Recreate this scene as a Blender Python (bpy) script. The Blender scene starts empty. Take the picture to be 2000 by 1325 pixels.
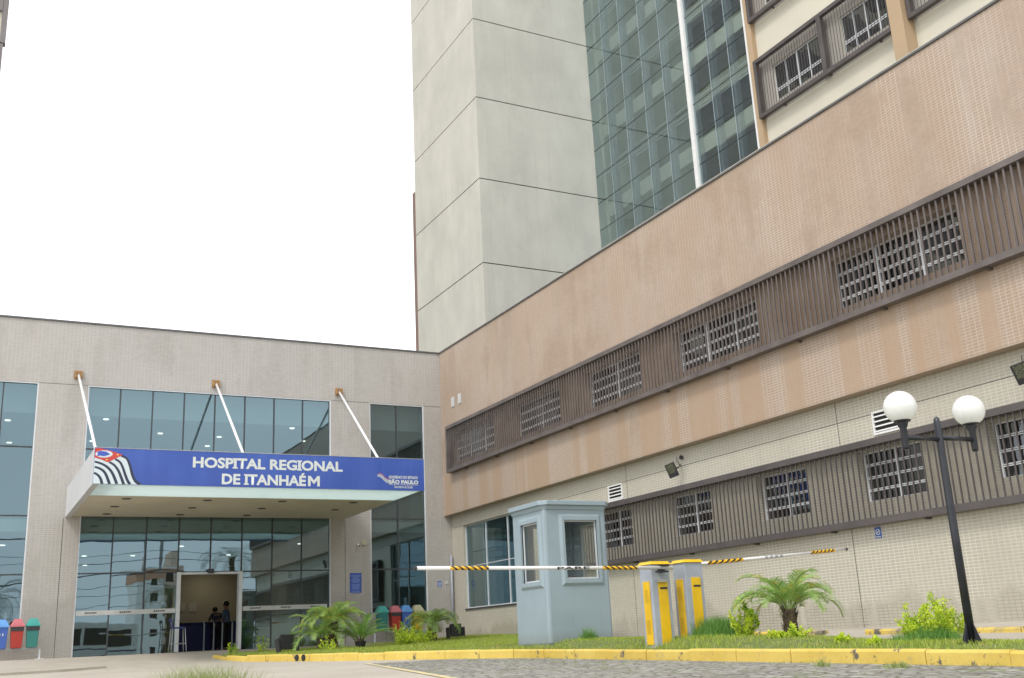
import bpy, bmesh, math, random
from mathutils import Vector, Matrix, Euler
random.seed(7)
R = math.radians
SC = bpy.context.scene
COL = SC.collection

# ------------------------------------------------------------------ camera, sky, sun, exposure
def rot_rows(yaw, pit, rol):
    cy, sy, cp, sp = math.cos(yaw), math.sin(yaw), math.cos(pit), math.sin(pit)
    F = Vector((sy*cp, cy*cp, sp)); r = Vector((cy, -sy, 0)); u = r.cross(F)
    cr, sr = math.cos(rol), math.sin(rol)
    return cr*r+sr*u, -sr*r+cr*u, F
cr_, cu_, cf_ = rot_rows(.4904, .2776, -.0491)
cam = bpy.data.cameras.new('camera'); camo = bpy.data.objects.new('camera', cam); COL.objects.link(camo)
camo.matrix_world = Matrix(((cr_.x, cu_.x, -cf_.x, 0), (cr_.y, cu_.y, -cf_.y, 0), (cr_.z, cu_.z, -cf_.z, 0), (0, 0, 0, 1)))
cam.sensor_fit = 'HORIZONTAL'; cam.sensor_width = 36; cam.lens = 36*2053.9/2000
cam.clip_start = .1; cam.clip_end = 3000
SC.camera = camo

SUN_EL, SUN_AZ = R(52), R(238)      # azimuth clockwise from +Y
w = bpy.data.worlds.new('World'); SC.world = w; w.use_nodes = True
nt = w.node_tree; nt.nodes.clear()
sky = nt.nodes.new('ShaderNodeTexSky'); sky.sky_type = 'NISHITA'; sky.sun_disc = False
sky.sun_elevation = SUN_EL; sky.sun_rotation = SUN_AZ; sky.air_density = 1; sky.dust_density = 5; sky.ozone_density = 1
cn = nt.nodes.new('ShaderNodeTexNoise'); cn.inputs['Scale'].default_value = 2.2; cn.inputs['Detail'].default_value = 4
tc = nt.nodes.new('ShaderNodeTexCoord'); nt.links.new(tc.outputs['Generated'], cn.inputs['Vector'])
cr = nt.nodes.new('ShaderNodeValToRGB'); cr.color_ramp.elements[0].position = .3; cr.color_ramp.elements[1].position = .7
cr.color_ramp.elements[0].color = (12.0, 12.6, 13.2, 1); cr.color_ramp.elements[1].color = (15, 15.2, 15.4, 1)
nt.links.new(cn.outputs['Fac'], cr.inputs['Fac'])
mx = nt.nodes.new('ShaderNodeMix'); mx.data_type = 'RGBA'; mx.inputs[0].default_value = .88
nt.links.new(sky.outputs[0], mx.inputs[6]); nt.links.new(cr.outputs[0], mx.inputs[7])
bg = nt.nodes.new('ShaderNodeBackground'); bg.inputs[1].default_value = .1
nt.links.new(mx.outputs[2], bg.inputs[0])
wo = nt.nodes.new('ShaderNodeOutputWorld'); nt.links.new(bg.outputs[0], wo.inputs[0])
sl = bpy.data.lights.new('sun', 'SUN'); sl.energy = 1.3; sl.angle = R(12); sl.color = (1, .96, .9)
so = bpy.data.objects.new('sun', sl); COL.objects.link(so)
sd = Vector((math.sin(SUN_AZ)*math.cos(SUN_EL), math.cos(SUN_AZ)*math.cos(SUN_EL), math.sin(SUN_EL)))
so.rotation_euler = sd.to_track_quat('Z', 'Y').to_euler()
SC.view_settings.view_transform = 'Standard'; SC.view_settings.look = 'None'
SC.view_settings.exposure = 0.42; SC.view_settings.gamma = 1
SC.cycles.max_bounces = 8; SC.cycles.transparent_max_bounces = 16; SC.cycles.glossy_bounces = 5
SC.cycles.sample_clamp_indirect = 4

# ------------------------------------------------------------------ materials
MATS = {}
class NT:
    def __init__(s, name):
        s.m = bpy.data.materials.new(name); s.m.use_nodes = True; s.t = s.m.node_tree; s.t.nodes.clear()
        s.out = s.t.nodes.new('ShaderNodeOutputMaterial')
    def n(s, k, **kw):
        nd = s.t.nodes.new('ShaderNode'+k)
        for a, v in kw.items():
            if a in ('i',):
                for kk, vv in v.items():
                    if hasattr(vv, 'is_output'): s.t.links.new(vv, nd.inputs[kk])
                    else: nd.inputs[kk].default_value = vv
            else: setattr(nd, a, v)
        return nd
    def mix(s, f, a, b, bt='MIX'):
        nd = s.t.nodes.new('ShaderNodeMix'); nd.data_type = 'RGBA'; nd.blend_type = bt
        for k, v in ((0, f), (6, a), (7, b)):
            if hasattr(v, 'is_output'): s.t.links.new(v, nd.inputs[k])
            else: nd.inputs[k].default_value = (v if k == 0 else c4(v))
        return nd.outputs[2]
    def math(s, op, a, b=0.0, c=None, clamp=False):
        nd = s.t.nodes.new('ShaderNodeMath'); nd.operation = op; nd.use_clamp = clamp
        for k, v in ((0, a), (1, b), (2, c)):
            if v is None: continue
            if hasattr(v, 'is_output'): s.t.links.new(v, nd.inputs[k])
            else: nd.inputs[k].default_value = v
        return nd.outputs[0]
    def ramp(s, f, p0, p1, c0=(0, 0, 0), c1=(1, 1, 1)):
        nd = s.t.nodes.new('ShaderNodeValToRGB'); e = nd.color_ramp.elements
        e[0].position = p0; e[1].position = p1; e[0].color = c4(c0); e[1].color = c4(c1)
        s.t.links.new(f, nd.inputs[0]); return nd.outputs[0]
    def uz(s, su=1, sz=1, diff=False):      # wall coordinates: x+y along the wall, z up
        g = s.n('NewGeometry'); x = s.n('SeparateXYZ', i={0: g.outputs['Position']})
        u = s.math('ADD', x.outputs[0], x.outputs[1])
        u = s.math('MULTIPLY', u, su); z = s.math('MULTIPLY', x.outputs[2], sz)
        return s.n('CombineXYZ', i={0: u, 1: z}).outputs[0]
    def pos(s): return s.n('NewGeometry').outputs['Position']
    def noise(s, vec, scale, detail=3, rough=.5):
        return s.n('TexNoise', i={'Vector': vec, 'Scale': scale, 'Detail': detail, 'Roughness': rough}).outputs['Fac']
    def bsdf(s, col, rough=.6, metal=0, bump=None, bs=.2, bd=.01, spec=.5, trans=0):
        b = s.n('BsdfPrincipled'); s.p = b
        for k, v in (('Base Color', col), ('Roughness', rough), ('Metallic', metal), ('Specular IOR Level', spec)):
            if hasattr(v, 'is_output'): s.t.links.new(v, b.inputs[k])
            else: b.inputs[k].default_value = c4(v) if k == 'Base Color' else v
        if bump is not None:
            bn = s.n('Bump', i={'Height': bump, 'Strength': bs, 'Distance': bd}); s.t.links.new(bn.outputs[0], b.inputs['Normal'])
        s.t.links.new(b.outputs[0], s.out.inputs[0]); return s.m
def c4(c): return (c[0], c[1], c[2], 1)

def simple(name, col, rough=.5, metal=0, var=.12, nscale=3, bump=.0, dirt=0, spec=.5):
    m = NT(name); p = m.pos()
    n1 = m.noise(p, nscale, 4, .6)
    c = m.mix(m.ramp(n1, .3, .7), [x*(1-var) for x in col], [min(1, x*(1+var)) for x in col])
    if dirt:
        n2 = m.noise(p, nscale*2.7, 6, .7)
        c = m.mix(m.ramp(n2, .62, .75, (0, 0, 0), (dirt,)*3), c, (.09, .08, .065))
    r = m.math('MULTIPLY_ADD', n1, .25, rough-.12, clamp=True)
    return m.bsdf(c, r, metal, bump=(m.noise(p, nscale*12, 3) if bump else None), bs=bump, spec=spec)

def tile(name, col, g_light, g_dark, light_amt, dark_amt, stain=(.5, .4, .3), stain_amt=.3, seed=0, warm=None, wash=None, low=None, bias=0.0):
    m = NT(name)
    v = m.uz()
    br = m.n('TexBrick', offset=0.0, squash=1.0, i={'Vector': v, 'Color1': c4(col), 'Color2': c4([x*.88 for x in col]), 'Mortar': c4(col), 'Scale': 1.0,
             'Mortar Size': .0065, 'Mortar Smooth': .2, 'Bias': 0.0, 'Brick Width': .1, 'Row Height': .05})
    sv = m.uz(1.1, .13)                       # vertical streaks
    svo = m.n('VectorMath', operation='ADD', i={0: sv, 1: (seed*7.3, seed*3.1, 0)}).outputs[0]
    s1 = m.noise(svo, 1.7, 4, .62)
    blot = m.n('VectorMath', operation='ADD', i={0: m.uz(.5, .45), 1: (seed*5.1, seed, 0)}).outputs[0]
    s2 = m.noise(blot, 1.1, 5, .6)
    st = m.math('MULTIPLY', m.math('ADD', s1, s2), .5)
    fine = m.noise(m.uz(9, .5), 1.0, 3)
    # tile glaze with blotches
    tc_ = m.mix(m.ramp(s2, .35, .68, (0, 0, 0), (stain_amt,)*3), br.outputs['Color'], stain)
    tc_ = m.mix(m.math('MULTIPLY', m.ramp(s1, .45, .70), stain_amt), tc_, [x*.88 for x in (warm or col)])
    pale = m.ramp(m.noise(svo, .9, 5, .65), .56, .70, (0, 0, 0), (.30,)*3)
    tc_ = m.mix(pale, tc_, (.46, .42, .39))
    # grout
    zc = m.n('SeparateXYZ', i={0: m.pos()}).outputs[2]; st = m.math('ADD', st, bias)
    if wash:      # rain-washed zone under the window band: white efflorescence in the joints between orange run-off streaks
        inz = m.math('MULTIPLY', m.math('LESS_THAN', zc, wash), .10)
        st = m.math('ADD', st, inz)
    if low is not None:
        st = m.math('SUBTRACT', st, m.ramp(m.math('MULTIPLY_ADD', zc, -1.0, low), 0, .5, (0, 0, 0), (.25,)*3))
    gmask = m.ramp(st, .44, .54)
    g = m.mix(gmask, g_dark, g_light)
    gm = m.ramp(m.noise(m.uz(.8, .5), .8, 4), .35, .65)
    amt = m.mix(gmask, (dark_amt,)*3, (light_amt,)*3)
    k = m.math('MULTIPLY', br.outputs['Fac'], m.math('MULTIPLY_ADD', gm, .6, .4))
    k = m.math('MULTIPLY', k, amt)
    if wash:      # run-off streaks: clean joints hidden under an ochre film
        rs = m.ramp(m.noise(m.uz(1.7, .05), 1.0, 3, .55), .46, .54)
        film = m.math('MULTIPLY', m.math('SUBTRACT', 1.0, rs), m.math('LESS_THAN', zc, wash))
        k = m.math('MULTIPLY', k, m.math('SUBTRACT', 1.0, m.math('MULTIPLY', film, .85)))
        if warm: tc_ = m.mix(m.math('MULTIPLY', film, .55), tc_, warm)
    c = m.mix(k, tc_, g)
    c = m.mix(m.ramp(fine, .55, .8, (0, 0, 0), (.12,)*3), c, (.3, .27, .23))
    rg = m.math('MULTIPLY_ADD', s2, .4, .18)
    bump = m.math('SUBTRACT', 1.0, br.outputs['Fac'])
    return m.bsdf(c, rg, 0, bump=bump, bs=.12, bd=.002, spec=.4)

M = {}
M['tile_grey'] = tile('grey_beige_tile', (.43, .405, .375), (.58, .56, .53), (.22, .195, .165), .6, .5, (.40, .38, .355), .3, 1, low=1.6, bias=.03)
M['tile_brown'] = tile('brown_tile', (.39, .296, .226), (.62, .54, .47), (.26, .19, .135), .62, .4, (.41, .33, .275), .45, 2, warm=(.40, .275, .18), wash=5.0, bias=.03)
M['tile_beige'] = tile('beige_tile', (.47, .44, .36), (.70, .67, .60), (.17, .145, .12), .8, .75, (.42, .385, .32), .4, 3, low=.70, bias=.16)
M['tile_cream'] = simple('cream_wall_paint', (.60, .57, .47), .7, var=.05, nscale=.7)
def conc(name, col):
    m = NT(name); v = m.pos()
    n1 = m.noise(m.uz(.5, .25), 1.3, 6, .65); n2 = m.noise(v, 2.2, 6, .7); n3 = m.noise(m.uz(3, .2), 1, 3)
    c = m.mix(m.ramp(n1, .3, .7), [x*.86 for x in col], [x*1.08 for x in col])
    c = m.mix(m.ramp(n2, .55, .75, (0, 0, 0), (.25,)*3), c, [x*.75 for x in col])
    c = m.mix(m.ramp(n3, .6, .8, (0, 0, 0), (.2,)*3), c, (.55, .53, .46))
    n4 = m.noise(m.uz(6, .10), 1, 4, .6)
    c = m.mix(m.ramp(n4, .56, .78, (0, 0, 0), (.30,)*3), c, [x*.62 for x in col])
    n5 = m.noise(m.uz(1.1, 1.3), 1, 7, .72)
    c = m.mix(m.ramp(n5, .57, .66, (0, 0, 0), (.22,)*3), c, [x*1.14 for x in col])
    return m.bsdf(c, .8, bump=m.noise(v, 30, 3), bs=.1)
M['concrete_wall'] = conc('plastered_concrete', (.54, .53, .475))
M['joint'] = simple('dark_joint', (.09, .085, .08), .9)
M['cap'] = simple('grey_metal_flashing', (.10, .10, .10), .5, var=.2)
M['cap_light'] = simple('pale_metal_flashing', (.42, .41, .36), .5)
M['slat'] = simple('brown_grey_painted_metal', (.125, .105, .10), .40, var=.28, nscale=1.6, dirt=.3)
M['slat2'] = simple('dark_brown_painted_metal', (.085, .073, .072), .42, var=.2, nscale=1.6, dirt=.3)
M['alu'] = simple('white_aluminium_frame', (.62, .64, .66), .4, var=.08)
M['alu_dark'] = simple('dark_gasket', (.05, .055, .06), .5)
M['alu_grey'] = simple('grey_aluminium', (.38, .40, .42), .4)
M['white'] = simple('white_paint', (.75, .75, .74), .5, var=.05)
M['canopy_side'] = simple('pale_grey_panel', (.56, .57, .58), .5, var=.05, nscale=1)
def lipmat():
    m = NT('translucent_pale_green_panel'); d = m.n('BsdfPrincipled', i={'Base Color': (.74, .82, .80, 1), 'Roughness': .5}); t = m.n('BsdfTranslucent', i={0: (.86, .95, .94, 1)})
    x = m.n('MixShader', i={0: .62, 1: d.outputs[0], 2: t.outputs[0]}); m.t.links.new(x.outputs[0], m.out.inputs[0]); return m.m
M['canopy_lip'] = lipmat()
M['soffit'] = simple('beige_soffit', (.60, .54, .42), .7, var=.08, nscale=1)
M['dark'] = simple('dark_plastic', (.03, .03, .033), .5)
M['black'] = simple('black_paint', (.018, .019, .023), .32, var=.3)
M['pole'] = simple('black_pole_paint', (.022, .024, .032), .35, var=.3, nscale=6)
def boothmat():
    m = NT('weathered_grey_blue_fibreglass'); p = m.pos()
    col = (.285, .36, .40)
    c = m.mix(m.ramp(m.noise(p, 1.6, 5, .6), .3, .7), [x*.93 for x in col], [x*1.05 for x in col])
    c = m.mix(m.ramp(m.noise(m.uz(9, .5), 1, 4, .6), .56, .74, (0, 0, 0), (.30,)*3), c, (.17, .20, .20))
    z = m.n('SeparateXYZ', i={0: p}).outputs[2]
    splash = m.math('MULTIPLY', m.ramp(m.math('MULTIPLY_ADD', z, -2.2, .25), 0, .7), m.noise(p, 9, 5, .7))
    c = m.mix(splash, c, (.16, .14, .10))
    return m.bsdf(c, .42, bump=m.noise(p, 3, 2), bs=.06)
M['booth'] = boothmat()
M['booth_in'] = simple('booth_interior', (.5, .49, .44), .7)
M['yellow'] = simple('yellow_powder_coat', (.74, .46, .014), .38, var=.1, nscale=4, dirt=.25)
M['cabgrey'] = simple('grey_powder_coat', (.34, .37, .42), .4, var=.1, nscale=5, dirt=.3)
M['steel'] = simple('brushed_steel', (.6, .6, .6), .3, 1, var=.1)
M['rust'] = simple('rusty_steel', (.36, .21, .09), .8, var=.5, nscale=25)
M['grate'] = simple('dark_vent', (.02, .02, .022), .8)
M['plate'] = simple('pale_plate', (.52, .53, .52), .6)
M['paper'] = simple('paper', (.6, .58, .5), .8)
M['paper_y'] = simple('yellow_paper', (.6, .40, .08), .8)
M['inwall'] = simple('interior_wall_cream', (.50, .45, .33), .8, var=.05, nscale=.6)
M['infloor'] = simple('interior_floor', (.16, .15, .14), .3)
M['inceil'] = simple('interior_ceiling', (.55, .56, .54), .8, var=.03)
M['blue'] = simple('blue_counter', (.02, .03, .16), .5)
M['bluesign'] = simple('blue_sign_vinyl', (.045, .10, .42), .45, var=.2, nscale=2)
M['lightblue'] = simple('pale_blue_print', (.22, .32, .62), .5)
M['interior_grey'] = simple('interior_panel_grey', (.22, .22, .20), .8)
M['skin'] = simple('skin', (.30, .17, .11), .5)
M['hair'] = simple('hair', (.012, .01, .009), .5)
M['shirt_blue'] = simple('blue_shirt', (.10, .16, .30), .8)
M['shirt_dark'] = simple('navy_shirt', (.035, .045, .09), .8)
M['trouser'] = simple('dark_trousers', (.015, .017, .025), .8)
def rodmat():
    m = NT('rust_streaked_white_rod'); p = m.pos()
    n = m.noise(p, 9, 5, .7)
    return m.bsdf(m.mix(m.ramp(n, .60, .72), (.80, .80, .80), (.45, .30, .14)), .35)
M['rod'] = rodmat()
def bannermat():
    m = NT('blue_banner_vinyl'); n1 = m.noise(m.uz(3.0, .35), 1.0, 4, .6); n2 = m.noise(m.uz(.35, .5), 1, 4)
    c = m.mix(m.ramp(n1, .35, .7), (.036, .095, .40), (.058, .125, .46))
    c = m.mix(m.ramp(n2, .40, .62, (0, 0, 0), (.55,)*3), c, (.030, .060, .30))
    return m.bsdf(c, .45)
M['banner'] = bannermat()
def globemat():
    m = NT('opal_globe'); b = m.n('BsdfPrincipled', i={'Base Color': (.92, .93, .92, 1), 'Roughness': .12, 'Subsurface Weight': .0})
    t = m.n('BsdfTranslucent', i={0: (.95, .95, .92, 1)}); x = m.n('MixShader', i={0: .38, 1: b.outputs[0], 2: t.outputs[0]})
    m.t.links.new(x.outputs[0], m.out.inputs[0]); return m.m
M['globe'] = globemat()
def emis(name, col, st):
    m = NT(name); e = m.n('Emission', i={0: c4(col), 1: st}); m.t.links.new(e.outputs[0], m.out.inputs[0]); return m.m
M['lamp_on'] = emis('lit_ceiling_lamp', (1, .97, .85), 2.2)
M['lamp_tube'] = emis('lit_fluorescent_tube', (.8, .93, 1), 2.6)
def glass(name, tint, refl, f0, f1, wob=.35, ws=1.4):
    m = NT(name)
    p = m.pos()
    h = m.noise(p, ws, 1.5, .4)
    bn = m.n('Bump', i={'Height': h, 'Strength': wob, 'Distance': .02})
    g = m.n('BsdfGlossy', i={0: c4(refl), 1: .0}); m.t.links.new(bn.outputs[0], g.inputs['Normal'])
    t = m.n('BsdfTransparent', i={0: c4(tint)})
    lw = m.n('LayerWeight', i={0: .5})
    f = m.math('MULTIPLY_ADD', m.math('POWER', lw.outputs['Facing'], 2.2), f1-f0, f0)
    x = m.n('MixShader', i={0: f, 1: t.outputs[0], 2: g.outputs[0]})
    m.t.links.new(x.outputs[0], m.out.inputs[0]); return m.m
M['glass_teal'] = glass('teal_tinted_glass', (.42, .52, .52), (.50, .70, .79), .25, .75, .05)
M['glass_tower'] = glass('green_tinted_glass', (.60, .68, .70), (.66, .82, .86), .25, .8, .025)
M['glass_dark'] = glass('dark_window_glass', (.30, .32, .33), (.8, .85, .9), .10, .7)
M['glass_clear'] = glass('clear_booth_glass', (.86, .88, .86), (.85, .9, .92), .10, .6, .1, 3)
def leafmat(name, c0, c1, c2=None, trans=.35):
    m = NT(name); g = m.n('NewGeometry'); r = g.outputs['Random Per Island']
    n = m.noise(g.outputs['Position'], 5, 3)
    c = m.mix(r, c0, c1)
    if c2: c = m.mix(m.ramp(n, .52, .70), c, c2)
    d = m.n('BsdfPrincipled', i={'Base Color': c, 'Roughness': .45}); t = m.n('BsdfTranslucent', i={0: c})
    x = m.n('MixShader', i={0: trans, 1: d.outputs[0], 2: t.outputs[0]})
    m.t.links.new(x.outputs[0], m.out.inputs[0]); return m.m
M['palm_leaf'] = leafmat('palm_leaf', (.22, .40, .07), (.42, .58, .20), (.60, .52, .10))
M['cycad_leaf'] = leafmat('cycad_leaf', (.12, .30, .04), (.26, .44, .08))
M['bush_leaf'] = leafmat('yellow_green_leaf', (.40, .56, .02), (.74, .82, .07), (.28, .48, .03))
M['weed_leaf'] = leafmat('weed_leaf', (.10, .26, .04), (.22, .40, .09))
M['grass_blade'] = leafmat('grass_blade', (.24, .36, .03), (.46, .54, .09), (.52, .47, .16))
M['dry_grass'] = leafmat('dry_grass_blade', (.20, .29, .06), (.40, .44, .19), (.46, .42, .24))
M['trunk'] = simple('fibrous_trunk', (.09, .065, .04), .95, var=.6, nscale=22, bump=.8)
M['dark_leaf'] = leafmat('dark_palm_leaf', (.03, .08, .015), (.07, .15, .03))
def kerbmat(name, worn):
    m = NT(name); p = m.pos()
    n = m.noise(p, 4, 8, .72); n2 = m.noise(p, 1.3, 5, .6); n3 = m.noise(p, 19, 4, .6)
    c = m.mix(m.ramp(n2, .3, .7), (.56, .39, .065), (.68, .51, .125))
    c = m.mix(m.ramp(n3, .5, .8, (0, 0, 0), (.35,)*3), c, (.44, .33, .12))
    c = m.mix(m.ramp(n, worn, worn+.035), c, (.13, .115, .09))
    c = m.mix(m.ramp(m.noise(p, 2.2, 7, .75), worn-.02, worn+.07, (0, 0, 0), (.7,)*3), c, (.34, .28, .16))
    return m.bsdf(c, .75, bump=n, bs=.5, bd=.02)
M['kerb'] = kerbmat('yellow_painted_kerb', .59)
M['kerb_worn'] = kerbmat('worn_yellow_kerb', .53)
def groundmat():
    m = NT('weathered_concrete_pavement'); p = m.pos()
    n = m.noise(p, .35, 6, .6); n2 = m.noise(p, 3, 6, .7); n3 = m.noise(p, 45, 3)
    c = m.mix(m.ramp(n, .3, .7), (.34, .30, .25), (.46, .42, .355))
    c = m.mix(m.ramp(n2, .5, .75, (0, 0, 0), (.5,)*3), c, (.25, .22, .185))
    c = m.mix(m.math('MULTIPLY', n3, .3), c, (.5, .46, .4))
    return m.bsdf(c, .85, bump=n3, bs=.3, bd=.01)
M['ground'] = groundmat()
def cobblemat():
    m = NT('grey_cobblestone'); p = m.pos()
    vo = m.n('TexVoronoi', feature='DISTANCE_TO_EDGE', i={'Vector': p, 'Scale': 6.5, 'Randomness': .75})
    vc = m.n('TexVoronoi', feature='F1', i={'Vector': p, 'Scale': 6.5, 'Randomness': .75})
    n = m.noise(p, 14, 5, .6)
    st = m.mix(m.n('SeparateColor', i={0: vc.outputs['Color']}).outputs[0], (.24, .225, .20), (.44, .425, .39))
    st = m.mix(m.math('MULTIPLY', n, .4), st, (.2, .19, .17))
    e = m.ramp(vo.outputs['Distance'], .02, .10)
    jn = m.mix(m.ramp(m.noise(p, 2, 4), .5, .62), (.10, .09, .075), (.13, .17, .05))
    c = m.mix(e, jn, st)
    return m.bsdf(c, .7, bump=m.math('ADD', m.ramp(vo.outputs['Distance'], .0, .25), m.math('MULTIPLY', n, .5)), bs=1.0, bd=.035)
M['cobble'] = cobblemat()
def soilmat():
    m = NT('lawn_soil'); p = m.pos(); n = m.noise(p, 6, 5)
    return m.bsdf(m.mix(n, (.07, .09, .03), (.16, .20, .06)), .95)
M['soil'] = soilmat()
def linemat():
    m = NT('worn_yellow_line_paint'); p = m.pos(); n = m.noise(p, 5, 6, .7)
    return m.bsdf(m.mix(m.ramp(n, .50, .60), (.62, .52, .26), (.38, .35, .30)), .8)
M['line'] = linemat()

# ------------------------------------------------------------------ object helpers
ORG = {}
def thing(name, label, cat, loc=(0, 0, 0), group=None, kind=None):
    o = bpy.data.objects.new(name, None); o.empty_display_size = .1; COL.objects.link(o); o.location = loc
    ORG[o.name] = Vector(loc); return tag(o, label, cat, group, kind)
def tag(o, label=None, cat=None, group=None, kind=None):
    for k, v in (('label', label), ('category', cat), ('group', group), ('kind', kind)):
        if v: o[k] = v
    return o
def link_mesh(name, me, mat, parent=None, smooth=False):
    o = bpy.data.objects.new(name, me); COL.objects.link(o)
    if mat is not None and not me.materials: me.materials.append(M[mat] if isinstance(mat, str) else mat)
    if parent is not None:
        o.parent = parent; og = ORG[parent.name]; ORG[o.name] = og
        if og.length > 0: me.transform(Matrix.Translation(-og))
    else: ORG[o.name] = Vector((0, 0, 0))
    if smooth:
        for p in me.polygons: p.use_smooth = True
    return o
class MB:
    def __init__(s): s.v = []; s.f = []
    def add(s, vs, fs):
        b = len(s.v); s.v += [tuple(v) for v in vs]; s.f += [tuple(b+i for i in f) for f in fs]; return s
    def quad(s, a, b, c, d): return s.add([a, b, c, d], [(0, 1, 2, 3)])
    def box(s, x0, x1, y0, y1, z0, z1):
        return s.add([(x0, y0, z0), (x1, y0, z0), (x1, y1, z0), (x0, y1, z0), (x0, y0, z1), (x1, y0, z1), (x1, y1, z1), (x0, y1, z1)],
                     [(3, 2, 1, 0), (4, 5, 6, 7), (0, 1, 5, 4), (1, 2, 6, 5), (2, 3, 7, 6), (3, 0, 4, 7)])
    def prism(s, pts, y0, y1):           # polygon in x,z, thickness in y
        n = len(pts)
        return s.add([(p[0], y0, p[1]) for p in pts]+[(p[0], y1, p[1]) for p in pts],
                     [tuple(range(n)), tuple(reversed(range(n, 2*n)))]+[(i, i+n, (i+1) % n+n, (i+1) % n) for i in range(n)])
    def extz(s, pts, z0, z1, taper=None):            # polygon in x,y, thickness in z
        n = len(pts); q = taper or pts
        return s.add([(p[0], p[1], z0) for p in pts]+[(p[0], p[1], z1) for p in q],
                     [tuple(reversed(range(n))), tuple(range(n, 2*n))]+[(i, (i+1) % n, (i+1) % n+n, i+n) for i in range(n)])
    def tube(s, pts, r, n=8, caps=True):
        pts = [Vector(p) for p in pts]; rs = r if isinstance(r, (list, tuple)) else [r]*len(pts)
        vs = []; fs = []; prev = None
        for i, p in enumerate(pts):
            d = (pts[min(i+1, len(pts)-1)]-pts[max(i-1, 0)]).normalized()
            if prev is None: a = d.orthogonal().normalized()
            else: a = (prev-d*prev.dot(d)).normalized()
            prev = a; b = d.cross(a)
            for k in range(n):
                t = 2*math.pi*k/n; vs.append(p+(a*math.cos(t)+b*math.sin(t))*rs[i])
        for i in range(len(pts)-1):
            for k in range(n): fs.append((i*n+k, i*n+(k+1) % n, (i+1)*n+(k+1) % n, (i+1)*n+k))
        if caps: fs += [tuple(reversed(range(n))), tuple(range((len(pts)-1)*n, len(pts)*n))]
        return s.add(vs, fs)
    def lathe(s, c, prof, n=24):
        vs = []; fs = []
        for r, z in prof:
            for k in range(n):
                t = 2*math.pi*k/n; vs.append((c[0]+r*math.cos(t), c[1]+r*math.sin(t), c[2]+z))
        for i in range(len(prof)-1):
            for k in range(n): fs.append((i*n+k, i*n+(k+1) % n, (i+1)*n+(k+1) % n, (i+1)*n+k))
        fs += [tuple(reversed(range(n))), tuple(range((len(prof)-1)*n, len(prof)*n))]
        return s.add(vs, fs)
    def sphere(s, c, r, n=24, m=14):
        prof = [(max(1e-4, r*math.sin(math.pi*i/m)), -r*math.cos(math.pi*i/m)) for i in range(m+1)]
        return s.lathe(c, prof, n)
    def build(s, name, mat, parent=None, smooth=False, bevel=0):
        me = bpy.data.meshes.new(name); me.from_pydata(s.v, [], s.f)
        if bevel:
            bm = bmesh.new(); bm.from_mesh(me)
            es = [e for e in bm.edges if len(e.link_faces) == 2 and e.calc_face_angle(0) > .6]
            bmesh.ops.bevel(bm, geom=es, offset=bevel, segments=2, affect='EDGES', profile=.6); bm.to_mesh(me); bm.free()
        me.update()
        return link_mesh(name, me, mat, parent, smooth)
def copy_tree(o, parent=None):
    c = o.copy(); COL.objects.link(c); c.parent = parent
    for ch in list(o.children): copy_tree(ch, c)
    return c
def holes_wall(mb, axis, c, t, u0, u1, z0, z1, holes):
    """wall skin at axis=c with thickness t inward, holes = (u0,u1,z0,z1)"""
    def P(d, u, z): return (c+d, u, z) if axis == 'x' else (u, c+d, z)
    us = sorted({u0, u1, *[h[0] for h in holes], *[h[1] for h in holes]}); zs = sorted({z0, z1, *[h[2] for h in holes], *[h[3] for h in holes]})
    us = [u for u in us if u0 <= u <= u1]; zs = [z for z in zs if z0 <= z <= z1]
    for i in range(len(us)-1):
        for j in range(len(zs)-1):
            um, zm = (us[i]+us[i+1])/2, (zs[j]+zs[j+1])/2
            if any(h[0] < um < h[1] and h[2] < zm < h[3] for h in holes): continue
            for d in (0, t): mb.quad(P(d, us[i], zs[j]), P(d, us[i+1], zs[j]), P(d, us[i+1], zs[j+1]), P(d, us[i], zs[j+1]))
    for h in holes+[(u0, u1, z0, z1)]:
        a, b, e, f = h
        mb.quad(P(0, a, e), P(t, a, e), P(t, a, f), P(0, a, f)); mb.quad(P(0, b, e), P(t, b, e), P(t, b, f), P(0, b, f))
        mb.quad(P(0, a, f), P(0, b, f), P(t, b, f), P(t, a, f)); mb.quad(P(0, a, e), P(0, b, e), P(t, b, e), P(t, a, e))
    return mb
def bm_fix(o):
    bm = bmesh.new(); bm.from_mesh(o.data); bmesh.ops.remove_doubles(bm, verts=bm.verts, dist=1e-4); bmesh.ops.recalc_face_normals(bm, faces=bm.faces)
    bm.to_mesh(o.data); bm.free(); return o
def text_mesh(txt, x0, x1, z0, z1, y, bold=.0, depth=.006, facing='-y'):
    cu = bpy.data.curves.new('t', 'FONT'); cu.body = txt; cu.size = 1; cu.extrude = .0; cu.offset = bold; cu.resolution_u = 3
    o = bpy.data.objects.new('t', cu); COL.objects.link(o); bpy.context.view_layer.update()
    me = bpy.data.meshes.new_from_object(o.evaluated_get(bpy.context.evaluated_depsgraph_get())); bpy.data.objects.remove(o); bpy.data.curves.remove(cu)
    xs = [v.co.x for v in me.vertices]; ys = [v.co.y for v in me.vertices]
    a, b, c, d = min(xs), max(xs), min(ys), max(ys)
    for v in me.vertices:
        u = x0+(v.co.x-a)/(b-a)*(x1-x0); z = z0+(v.co.y-c)/(d-c)*(z1-z0)
        v.co = (u, y, z) if facing == '-y' else (y, u, z)
    me.materials.clear(); me.update(); return me

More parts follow.
